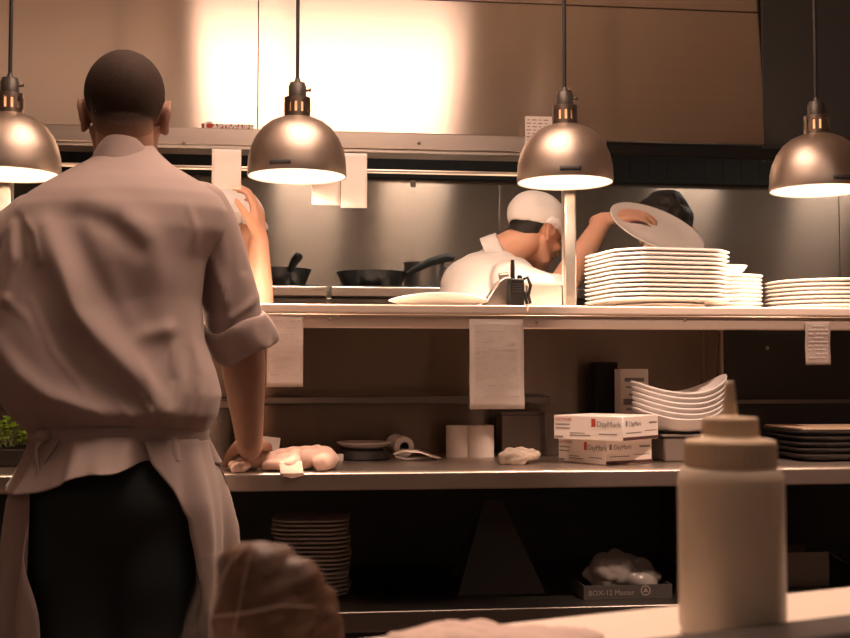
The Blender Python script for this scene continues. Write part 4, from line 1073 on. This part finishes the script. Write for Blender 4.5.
# yoke seam and collar
for s, (a, e, w) in ((-1, (J['sl'], J['el'], J['wl'])), (1, (J['sr'], J['er'], J['wr']))):
    if s > 0:
        sp = [(P(200, 210, 2.362), .057), (P(210, 230, 2.368), .058), (P(221, 262, 2.385), .0565), (P(230, 300, 2.40), .0585), (P(238, 338, 2.415), .058)]
    else:
        sp = [(P(32, 218, 2.362), .050), (P(14, 238, 2.368), .056), (P(-8, 270, 2.385), .0575), (P(-22, 302, 2.40), .0575), (P(-33, 338, 2.415), .060)]
    mb = MB()
    for (p0, r0), (p1, r1) in zip(sp[:-1], sp[1:]): mb.capsule(p0, r0, p1, r1, 28)
    v2, f2, n2 = remesh(mb, .0055, 8)
    px2, py2 = PX(v2)
    hh = .0025 * noise3(v2 * np.array([1, 1, .45]), 55, 11 + s)
    if s > 0:
        b2 = np.clip(-n2[:, 1] * 1.5 + .3, 0, 1)
        for pts, wd, amp in [([(205, 240, .6), (222, 285, 1), (229, 318, .5)], 5, .010), ([(232, 318, .5), (250, 305, 1), (262, 290, .5)], 4, .006), ([(218, 215, .4), (224, 260, 1), (226, 300, .8)], 6, .006), ([(206, 265, .6), (204, 310, 1)], 8, -.010), ([(240, 225, .4), (246, 270, .8)], 5, -.004)]:
            hh += fold(px2, py2, pts, wd, amp) * b2
    v2 = v2 + n2 * hh[:, None]
    sl = skin_obj('sleeve', v2, f2, M['shirt'], t, cuts=[(sp[-1][0], sp[-1][0] - sp[-2][0])])
    # rolled cuff
    if s > 0: c0, c1 = P(231, 318, 2.405), P(243, 350, 2.43)
    else: c0, c1 = P(-27, 317, 2.405), P(-36, 351, 2.43)
    ax = unit(c1 - c0); u = unit(ax.cross(Vector((0, 1, 0)))); w_ = ax.cross(u); Lh = (c1 - c0).length
    prof = [(.053, .06), (.0625, .0), (.067, .16), (.0675, .45), (.066, .8), (.0635, 1.0), (.059, 1.03), (.0565, .9), (.055, .5), (.055, .06)]
    rg_ = []
    for r, q_ in prof[:-1]:
        row = []
        for k in range(64):
            a_ = 2 * PI * k / 64
            fl_ = 1 + .035 * math.sin(2 * a_ + .7) + .03 * math.sin(5 * a_ + 3 * q_) + .02 * math.sin(9 * a_ - 5 * q_)
            if s > 0: fl_ += .17 * math.exp(-((a_ - (0 if u.x > 0 else PI) + PI) % (2 * PI) - PI) ** 2 / .06) * min(1, q_ * 1.3)
            row.append(c0 + ax * (q_ * Lh + .006 * math.sin(3 * a_ + 1)) + (u * math.cos(a_) + w_ * math.sin(a_)) * r * fl_)
        rg_.append(row)
    rg_.append(rg_[0])
    MB().loft(rg_, cap=False).build('rolled_cuff', M['shirt'], t, sub=1, angle=180)
rg_ = []
nc = P(125, 160, 2.385)
for dr, hgt in ((.006, -.5), (.004, 0.0), (.0045, .5), (.002, .94), (0, 1.0), (-.004, .97), (-.005, .5), (-.005, 0)):
    row = []
    for k in range(72):
        a_ = 2 * PI * k / 72; c_, s_ = math.cos(a_), math.sin(a_)
        zb_ = nc.z + .004 - .050 * (s_ + 1) / 2 - .024 * abs(c_) ** 2; H = .034 + .004 * -s_
        row.append(Vector((nc.x - .001 + (.0595 + dr + .005 * (1 - hgt)) * c_, nc.y - .006 + (.066 + dr + .007 * (1 - hgt)) * s_ - .012 * (1 - hgt) * 0, zb_ + H * hgt)))
    rg_.append(row)
MB().loft(rg_, cap=False).build('collar', M['shirt'], t, sub=1, angle=180)

# trousers
mb = MB(); pc = J['pelvis']
mb.ellipsoid(pc + Vector((0, .01, .01)), (.158, .108, .13)); mb.ellipsoid(pc + Vector((0, -.015, -.06)), (.160, .10, .12))
leg_shapes(mb, hipl, knl, anl + Vector((0, 0, -.015)), .014); leg_shapes(mb, hipr, knr, anr + Vector((0, 0, -.015)), .014)
v3, f3, n3 = remesh(mb, .008, 8)
v3 = v3 + n3 * (.003 * noise3(v3, 30, 5))[:, None]
skin_obj('trousers', v3, f3, M['trousers'], t, cuts=[((0, 0, .055), (0, 0, -1))])
for a in (anl, anr):
    sm = MB(); sm.capsule(a + Vector((0, -.035, -.050)), .048, a + Vector((0, .15, -.064)), .042)
    sm.capsule(a + Vector((0, -.03, -.03)), .045, a + Vector((0, .02, -.03)), .045)
    v4, f4, n4 = remesh(sm, .006, 5); v4[:, 2] = np.maximum(v4[:, 2], .001)
    skin_obj('shoe', v4, f4, M['shoe'], t)

# apron: waistband, turned-down top that flares, and the skirt wrapped round the front
def ell(py): 
    """centre and half widths of the waist-to-thigh outline at a photograph row"""
    tt = [(425, 30, 208), (437, 34, 205), (450, 32, 208), (465, 27, 213), (480, 20, 218), (500, 16, 223), (530, 13, 227), (560, 10, 228), (600, 6, 228), (640, 3, 227), (700, -2, 226), (780, -6, 226)]
    for i in range(len(tt) - 1):
        if py <= tt[i + 1][0]: break
    f_ = (py - tt[i][0]) / (tt[i + 1][0] - tt[i][0]); xl = tt[i][1] + (tt[i + 1][1] - tt[i][1]) * f_; xr_ = tt[i][2] + (tt[i + 1][2] - tt[i][2]) * f_
    a = P(xl, py, 2.32); b = P(xr_, py, 2.32)
    return (a.x + b.x) / 2, (b.x - a.x) / 2, a.z
def interp(tab, x):
    for i in range(len(tab) - 1):
        if x <= tab[i + 1][0]: break
    f_ = min(1, max(0, (x - tab[i][0]) / (tab[i + 1][0] - tab[i][0])))
    return tab[i][1] + (tab[i + 1][1] - tab[i][1]) * f_
edgeR = [(440, 146), (459, 152), (483, 172), (515, 193), (545, 197), (573, 199), (638, 204), (700, 207)]
edgeL = [(440, 60), (470, 40), (490, 26), (520, 29), (556, 35), (611, 42), (700, 50)]
g = []
rowsA = list(np.linspace(438, 700, 46))
for ry in rowsA:
    cx, hx, z = ell(ry); dep = (ry - 438) / 262
    hy = .128 + .032 * min(1, dep * 4); hx += .006
    cy = 2.315 + .012 * dep
    xeR = P(interp(edgeR, ry), ry, 2.22).x; xeL = P(interp(edgeL, ry), ry, 2.22).x
    aR = math.acos(max(-1, min(1, (xeR - cx) / hx))); aL = math.acos(max(-1, min(1, (xeL - cx) / hx)))
    row = []
    n_ = 120
    for j in range(n_):
        a_ = -aR + (2 * PI - (aL - aR)) * 0 + ((2 * PI - aL) + aR) * j / (n_ - 1)      # from the back right edge round the front to the back left
        ww = .004 + .012 * min(1, dep * 2)
        rr_ = 1 + (ww * math.sin(11 * a_ + 1.5) + ww * .7 * math.sin(19 * a_ + 4 * dep)) * (.5 + .5 * min(1, dep * 3)) / .15 * .55
        row.append(Vector((cx + hx * rr_ * math.cos(a_), cy + hy * rr_ * math.sin(a_), z)))
    g.append(row)
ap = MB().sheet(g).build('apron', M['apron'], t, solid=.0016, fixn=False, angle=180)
# turned-down top hanging over the seat
hem = [(-80, 482), (8, 480), (25, 491), (45, 487), (85, 471), (100, 468), (122, 468), (140, 462), (154, 457), (170, 458), (200, 460), (240, 470), (400, 480)]
g = []
n_ = 128
for i in range(22):
    q_ = i / 21; row = []
    for j in range(n_ + 1):
        a_ = 2 * PI * j / n_; c_, s_ = math.cos(a_), math.sin(a_)
        cx, hx, z0_ = ell(436); pxa = 116 + 102 * c_
        hy_ = interp(hem, pxa) if s_ < 0 else 486
        ry = 434 + (hy_ - 434) * q_
        cx, hx, z = ell(434 + (ry - 434) * .8)
        z = P(115, ry, 2.3).z
        flare = .05 * q_ ** 1.1 * (1.0 if c_ < .1 else max(0.0, 1 - (c_ - .1) * 2.6))
        lf_ = .036 * q_ ** 1.2 * max(0, -c_) ** 3
        wv = (.0085 * math.sin(7 * a_ + 1.2) + .0070 * math.sin(13 * a_ + .5 + 1.5 * q_) + .004 * math.sin(23 * a_ + 2)) * q_ ** .8 * (1.25 if c_ < 0 else 1.0)
        row.append(Vector((cx + (hx + .004 + lf_ * .6 + wv) * c_, 2.315 + (.116 + .006 + flare + wv) * s_, z)))
    g.append(row)
MB().sheet(g).build('turned_down_top', M['apron'], t, solid=.0016, fixn=False, angle=180)
g = []
for dz, dr in ((-.008, .005), (-.004, .0075), (.008, .0085), (.018, .007), (.021, .004)):
    cx, hx, z = ell(437)
    g.append([Vector((cx + (hx + dr) * math.cos(2 * PI * k / 96), 2.315 + (.114 + dr) * math.sin(2 * PI * k / 96), z + dz + .003 * math.sin(2 * PI * k / 96 * 3))) for k in range(96)])
MB().loft(g, cap=False).build('waistband', M['apron'], t, solid=.002, angle=180)
k0 = P(43, 436, 2.225)
kn = MB().ellipsoid(k0, (.016, .012, .012)); kn.tube([k0, k0 + Vector((-.01, -.012, -.025)), k0 + Vector((-.004, -.016, -.06)), k0 + Vector((-.012, -.018, -.10))], [.005, .004, .0035, .003], 8); kn.build('knot', M['apron'], t)

# -------------------------------------------------------- line cooks behind the pass
def cook(label, J, HR, k, jacket, hands, hairline=None, cap=False, hair='hair_black', skin='skin_light', sleeve=(.45, .45), legY=None, seed=1):
    t = thing('person', label, 'person', (J['pelvis'].x, J['pelvis'].y, 0))
    mb = MB(); L = head_shapes(mb, J['hc'], HR, k)
    nb = J['hc'] + HR @ Vector((0, -.03, -.05))
    mb.capsule(nb, .052, J['neck'], .055); mb.capsule(J['sl'], .05, J['sr'], .05); mb.capsule(J['neck'], .055, J['chest'], .10)
    mb.ellipsoid(J['chest'], (.13, .12, .15)); mb.capsule(J['chest'], .125, J['belly'], .125); mb.capsule(J['belly'], .125, J['pelvis'], .13)
    for a, e, w in ((J['sl'], J['el'], J['wl']), (J['sr'], J['er'], J['wr'])):
        mb.capsule(a, .05, e, .042); mb.capsule(e, .043, e.lerp(w, .3), .042); mb.capsule(e.lerp(w, .3), .042, w, .027)
    for h_ in hands: hand_shapes(mb, *h_[:4], **h_[4])
    legs = []
    for s in (-1, 1):
        hp_ = J['pelvis'] + Vector((J.get('hx', .0) * s, J.get('hy', .09) * s, -.05)); kn_ = Vector((J['pelvis'].x + J.get('hx', .0) * 1.3 * s + .03, J['pelvis'].y + J.get('hy', .09) * 1.2 * s, .5)); an_ = Vector((kn_.x - .02, kn_.y, .10))
        legs.append((hp_, kn_, an_)); leg_shapes(mb, hp_, kn_, an_); mb.capsule(an_ + Vector((-.03, 0, -.055)), .038, an_ + Vector((.12, .01, -.066)), .03)
    v, fs, nr = remesh(mb, .0045, 7)
    skin_obj('body', v, fs, M[skin], t); eyes(t, L, HR, k)
    q = (v - np.array(J['hc'])) @ np.array(HR) / k; x, y, z = q.T
    line = np.where(y < 0, -.07 + np.clip((y + .095) / .095, 0, 1) * .05, -.02 + np.clip(y / .07, 0, 1) * .085)
    line = np.where((np.abs(x) > .058) & (y > -.034) & (y < .03), np.maximum(line, .006), line)
    up_ = z - line; keep = (up_ > 0) & (np.abs(x) < .080 + .01 * (z > .03)) & ((x / .088) ** 2 + ((y + .014) / .110) ** 2 + ((z - .026) / .115) ** 2 < 1.12)
    hv, hf, idx = sub_faces(v, fs, keep); dd = np.clip(up_[idx] / .03, 0, 1)
    lump = 0 if cap else .009 * np.abs(noise3(hv, 75, seed)) + .004
    hv = hv + nr[idx] * ((.001 + .006 * dd) + lump * dd)[:, None]
    skin_obj('hair', hv, hf, M[hair], t, fixn=False)
    if cap:
        tilt = -.02
        lc = .004 + np.where(y < 0, .020 * (y / .1), .012 * (y / .1))
        kp = (z > lc) & ((x / .088) ** 2 + ((y + .014) / .110) ** 2 + ((z - .026) / .100) ** 2 < 1.12)
        cv, cf, idx = sub_faces(v, fs, kp); up2 = (z - lc)[idx]
        rad = nr[idx]
        cv = cv + rad * (.009 + .009 * np.clip(up2 / .05, 0, 1) + .0022 * noise3(cv, 60, seed))[:, None]
        o = skin_obj('cap', cv, cf, M['jacket'], t, fixn=False, solid=.003)
    jm = MB()
    jm.capsule(J['sl'], .068, J['sr'], .068); jm.ellipsoid(J['chest'], (.15, .145, .17)); jm.capsule(J['chest'], .145, J['belly'], .142); jm.capsule(J['belly'], .142, J['pelvis'] + Vector((0, 0, -.04)), .15)
    jm.capsule(J['neck'].lerp(J['chest'], .12), .068, J['chest'], .12)
    cuts = []
    v5, f5, n5 = remesh(jm, .006, 7)
    v5 = v5 + n5 * (.004 * noise3(v5, 26, seed) + .006 * np.sin(2.2 * noise3(v5, 34, seed + 2)))[:, None]
    skin_obj('jacket', v5, f5, M[jacket], t, cuts=[(J['pelvis'] + Vector((0, 0, -.12)), (0, 0, -1))])
    for (a, e, w), q_ in (((J['sl'], J['el'], J['wl']), sleeve[0]), ((J['sr'], J['er'], J['wr']), sleeve[1])):
        sm = MB(); sm.capsule(a, .066, e, .058)
        end = e.lerp(w, q_)
        sm.capsule(e, .058, end, .052)
        v6, f6, n6 = remesh(sm, .005, 6); v6 = v6 + n6 * (.0035 * noise3(v6, 45, seed + 3))[:, None]
        skin_obj('sleeve', v6, f6, M[jacket], t, cuts=[(end, end - e)])
    cl = []
    axn = unit(nb - J['neck']); u = unit(axn.cross(Vector((0, 1, 0.1)))); w_ = axn.cross(u)
    for r, q_ in ((.070, -.03), (.066, .0), (.062, .018), (.0585, .019), (.058, .0), (.058, -.03)):
        cl.append([J['neck'] + axn * q_ + (u * math.cos(2 * PI * i / 48) + w_ * math.sin(2 * PI * i / 48)) * r for i in range(48)])
    MB().loft(cl, cap=False).build('collar', M[jacket], t, angle=180)
    tm = MB(); tm.ellipsoid(J['pelvis'] + Vector((0, 0, -.03)), (.145, .15, .13))
    for h_, n_, a_ in legs: leg_shapes(tm, h_, n_, a_ + Vector((0, 0, -.015)), .02)
    v7, f7, n7 = remesh(tm, .009, 6); skin_obj('trousers', v7, f7, M['trousers'], t, cuts=[((0, 0, .055), (0, 0, -1))])
    for h_, n_, a_ in legs:
        sm = MB(); sm.capsule(a_ + Vector((-.035, 0, -.05)), .048, a_ + Vector((.14, .01, -.064)), .042)
        v8, f8, n8 = remesh(sm, .007, 4); v8[:, 2] = np.maximum(v8[:, 2], .001); skin_obj('shoe', v8, f8, M['shoe'], t)
    return t

# the cook in the middle: bent forward to the right, reaching past the post with a plate
YK = 3.46
J2 = dict(hc=P(537, 231, YK), neck=P(500, 254, YK), chest=P(487, 305, YK), belly=P(462, 378, YK), pelvis=P(444, 440, YK),
          sr=P(520, 282, YK - .15), er=P(553, 287, YK - .17), wr=P(603, 221, YK - .02), sl=P(508, 280, YK + .17), el=P(560, 330, YK + .2), wl=P(585, 365, YK + .12), hx=.0, hy=.09)
J2['sr'] = P(512, 283, YK - .14)
J2['er'] = P(556, 296, YK - .17)
plc = P(655, 232, YK - .03)
hd = unit(P(640, 212, YK - .03) - J2['wr'])
cook('cook in a white jacket and white cap bending right, reaching out past the post', J2, frame(math.radians(60), math.radians(26), 0), .86, 'jacket',
     [(J2['wr'], hd + Vector((0, .1, 0)), (.1, .45, -1), (0, 1, .2), dict(curl=.55, k=1.0)), (J2['wl'], (1, -.1, -.1), (0, 0, -1), (0, -1, 0), dict(curl=.4))], cap=True, sleeve=(.4, .12), seed=3)
# the plate he holds
pn = unit(Vector((.24, -.30, 1.0)))
mbp = plate_mesh(lambda a: (.150 if True else 0) * (1 - .0 * a), rp)
o = mbp.build('held_plate', M['china'])
xd = unit(P(700, 246, YK - .03) - P(610, 218, YK - .03)); zd = unit(Vector((0, -1, .0)).cross(xd) * -1)
zd = unit(Vector((.26, -.56, .80)) - xd * Vector((.26, -.56, .80)).dot(xd)); yd = zd.cross(xd)
o.matrix_world = Matrix.Translation(plc) @ Matrix((xd, yd, zd)).transposed().to_4x4()
tag(o, 'white plate held out tilted above the tallest plate stack', 'plate')

# the dark-haired cook whose head shows behind that plate
Y3 = 3.70
J3 = dict(hc=P(664, 231, Y3), neck=P(662, 266, Y3 - .03), chest=P(660, 322, Y3), belly=P(660, 400, Y3), pelvis=P(660, 470, Y3),
          sl=P(608, 300, Y3), sr=P(712, 300, Y3), el=P(600, 385, Y3 + .06), er=P(722, 385, Y3 + .06), wl=P(625, 395, Y3 + .10), wr=P(700, 395, Y3 + .10), hx=.09, hy=0.0)
cook('dark haired cook in dark clothes, head bent behind the held plate', J3, frame(math.radians(-5), math.radians(34)), 1.0, 'darkshirt',
     [(J3['wl'], (.2, .5, 0), (0, 0, -1), (1, 0, 0), dict(curl=.4)), (J3['wr'], (-.2, .5, 0), (0, 0, -1), (-1, 0, 0), dict(curl=.4))], hair='hair_black', seed=8)

# the cook at the left, an arm raised beside his capped head
Y1 = 3.47
J1 = dict(hc=P(229, 228, Y1 + .03), neck=P(208, 256, Y1 + .02), chest=P(196, 310, Y1), belly=P(190, 390, Y1), pelvis=P(186, 450, Y1),
          sr=P(212, 292, Y1 - .15), er=P(258, 318, Y1 - .20), wr=P(259, 240, Y1 - .16), sl=P(206, 290, Y1 + .16), el=P(240, 370, Y1 + .2), wl=P(275, 390, Y1 + .16), hx=0, hy=.09)
cook('cook in a white cap mostly hidden behind the tall cook, forearm raised', J1, frame(math.radians(75), math.radians(10)), 1.0, 'jacket',
     [(J1['wr'], (-.06, .05, 1), (-1, .35, 0), (.2, -1, 0), dict(curl=.75, k=1.0)), (J1['wl'], (1, 0, 0), (0, 0, -1), (0, -1, 0), dict(curl=.4))], cap=True, sleeve=(.3, .02), seed=13)
# ------------------------------------------------------------------ near ledge with the squeeze bottle
r2 = Vector((math.cos(YAW), -math.sin(YAW), 0)); f2_ = Vector((math.sin(YAW), math.cos(YAW), 0))
def near(x, d, z): return Vector((0, 0, z)) + r2 * x + f2_ * d
ZL = .958
LD = unit(r2 + f2_ * .49); LN = Vector((0, 0, 1)).cross(LD)        # along the ledge, across it (away from us)
B = near(.2046, .794, ZL)
R_ = Matrix((LD, LN, Vector((0, 0, 1)))).transposed()
dn, df = -.0375, .096                                              # inner face of the rail and far edge, from the bottle
ld_ = thing('serving_ledge', 'pale serving ledge with a dark raised front rail crossing the near corner', 'ledge', B + LD * .1 + LN * .03 + Vector((0, 0, -ZL)))
def lbox(mb, u0, u1, n0, n1, z0, z1): mb.box(B + LD * (u0 + u1) / 2 + LN * (n0 + n1) / 2 + Vector((0, 0, (z0 + z1) / 2 - ZL)), (u1 - u0, n1 - n0, z1 - z0), R_); return mb
lbox(MB(), -.75, 1.0, dn + .0003, df, ZL - .03, ZL).build('board', M['ledge'], ld_, bevel=.002)
lbox(MB(), -.75, 1.0, dn - .045, dn, ZL - .06, ZL + .0145).build('front_rail', M['edge'], ld_, bevel=.003)
lbox(MB(), -.72, .97, dn + .02, df - .03, 0.0005, ZL - .0305).build('support_panel', M['edge'], ld_, smooth=False)

bt = thing('squeeze_bottle', 'large milky squeeze bottle with a pointed cap standing on the near ledge', 'bottle', B + Vector((0, 0, .0006)))
c = B + Vector((0, 0, .0006))
def bz(py, d=.794): return CAM.z + (375 - py) / F_PX * d - c.z
H1 = bz(466)
body_prof = [(0, .003), (.030, .0005), (.0335, .002), (.0350, .006), (.0350, H1 - .010), (.0343, H1 - .004), (.0318, H1 - .0005), (.0295, H1)]
MB().lathe(body_prof + [(.0279, H1), (.030, H1 - .003), (.0326, H1 - .009), (.0334, H1 - .012), (.0334, .007), (.030, .004), (0, .0045)], c, 64).build('bottle_body', M['bottle'], bt, angle=35)
MB().lathe([(0, .0048), (.0295, .0048), (.0328, .0078), (.0328, .030), (0, .031)], c, 48).build('sauce', M['sauce'], bt)
h0, h1, h2, h3, h4, h5 = H1 + .0004, bz(440), bz(434), bz(419), bz(414), bz(381)
cp = [(.0294, h0), (.0300, h0 + .001), (.0300, h1 - .0012), (.0288, h1 + .0005), (.0205, h1 + .0018), (.0188, h2 - .0004), (.0184, h3), (.0174, h3 + .0013), (.0062, h3 + .0022), (.0052, h3 + .0030), (.0030, h5 - .0008), (.0022, h5), (.0, h5)]
MB().lathe(cp, c, 64).build('screw_cap', M['capmat'], bt, angle=35)
rb = MB()
for k in range(40):
    a = 2 * PI * k / 40
    rb.box(c + Vector((.0300 * math.cos(a), .0300 * math.sin(a), (h0 + h1) / 2 - .001)), (.0008, .0022, h1 - h0 - .005), Matrix.Rotation(a, 3, 'Z'))
rb.build('cap_ribs', M['capmat'], bt, smooth=False)

# wrapped bread at the near left
q = near(-.0805, .70, ZL)
wl_ = thing('wrapped_loaf', 'brown crusty loaf loosely wrapped in clear film with string, out of focus at lower left', 'bread', q + Vector((0, 0, .0006)))
mb = MB()
def qq(px, py, d): return near((px - 425) / F_PX * d, d, CAM.z + (375 - py) / F_PX * d)
mb.ellipsoid(qq(272, 615, .695), (.0345, .026, .040)); mb.capsule(qq(246, 566, .695), .0155, qq(244, 640, .695), .018); mb.capsule(qq(262, 566, .69), .0165, qq(268, 640, .685), .020)
mb.capsule(qq(296, 585, .695), .0185, qq(304, 640, .695), .0185); mb.capsule(qq(255, 560, .70), .0125, qq(281, 561, .70), .0115); mb.ellipsoid(qq(293, 576, .70), (.016, .018, .0125)); mb.capsule(qq(318, 600, .70), .012, qq(322, 650, .70), .012)
mb.capsule(qq(329, 617, .692), .0075, qq(330, 655, .692), .0095)
v, fs, nr = remesh(mb, .002, 6); v = v + nr * (.0007 * noise3(v, 150, 3) + .0006 * noise3(v, 420, 4))[:, None]; v[:, 2] = np.maximum(v[:, 2], ZL + .0008)
skin_obj('loaf', v, fs, M['bread'], wl_)
st = MB()
st.tube([qq(197, 630, .665), qq(232, 560, .672), qq(245, 548, .68), qq(250, 545, .70)], .00048, 6)
st.tube([qq(252, 552, .676), qq(244, 585, .668), qq(236, 630, .668)], .00048, 6); st.tube([qq(214, 614, .668), qq(250, 610, .667), qq(282, 603, .667), qq(316, 604, .676)], .00048, 6)
st.build('string', pm('pale_string', (.26, .19, .15), .8), wl_)
g = []
for i in range(24):
    s = i / 23; row = []
    for j in range(16):
        u = j / 15
        px_ = 236 - 36 * u - 12 * s * u + 3 * math.sin(6 * s); py_ = 548 + 8 * u + (100 - 14 * u) * s
        row.append(qq(px_, py_, .70 - .02 * math.sin(u * 3) + .004 * math.sin(8 * s + 5 * u)))
    g.append(row)
MB().sheet(g).build('film_wrap', M['film'], wl_, solid=.0003)

# crumpled napkin on the ledge
q = near(.052, .742, ZL + .0006)
crumple('paper_napkin', q, (.135, .075, .016), pm('blush_napkin', (.60, .46, .40), .9), 'crumpled blush napkin lying on the near ledge left of the bottle', 'napkin', seed=51, amp=.10, res=.003)

# recessed downlight above the ledge
dl_ = thing('ceiling_downlight', 'small round recessed ceiling light above the near ledge', 'ceiling light', (.32, .95, CEIL))
MB().lathe([(.062, CEIL - .012), (.075, CEIL - .001), (.052, CEIL - .001), (.050, CEIL - .010)], (.32, .95, 0), 36, closed=True).build('trim_ring', M['white_plastic'], dl_)
MB().lathe([(0, CEIL - .006), (.050, CEIL - .006), (.050, CEIL - .002), (0, CEIL - .002)], (.32, .95, 0), 36).build('lens', M['diffuser'], dl_)
ld2 = bpy.data.lights.new('downlight', 'SPOT'); ld2.energy = DOWN_W; ld2.color = WARM; ld2.spot_size = math.radians(56); ld2.spot_blend = .5; ld2.shadow_soft_size = .05
lo2 = bpy.data.objects.new('downlight', ld2); COL.objects.link(lo2); lo2.location = (.32, .95, CEIL - .02); lo2.parent = None

# a second recessed light, tilted towards the right half of the counter
dk_ = thing('ceiling_downlight', 'small round recessed ceiling light aimed at the curved bowls on the counter', 'ceiling light', (1.35, 1.5, CEIL))
MB().lathe([(.062, CEIL - .012), (.075, CEIL - .001), (.052, CEIL - .001), (.050, CEIL - .010)], (1.35, 1.5, 0), 36, closed=True).build('trim_ring', M['white_plastic'], dk_)
MB().lathe([(0, CEIL - .006), (.050, CEIL - .006), (.050, CEIL - .002), (0, CEIL - .002)], (1.35, 1.5, 0), 36).build('lens', M['diffuser'], dk_)
ld3 = bpy.data.lights.new('downlight', 'SPOT'); ld3.energy = 190.0; ld3.color = WARM; ld3.spot_size = math.radians(30); ld3.spot_blend = .4; ld3.shadow_soft_size = .03
lo3 = bpy.data.objects.new('downlight', ld3); COL.objects.link(lo3); lo3.location = (1.35, 1.5, CEIL - .03)
lo3.rotation_euler = (Vector((1.08, 2.75, 1.0)) - Vector(lo3.location)).to_track_quat('-Z', 'Y').to_euler()
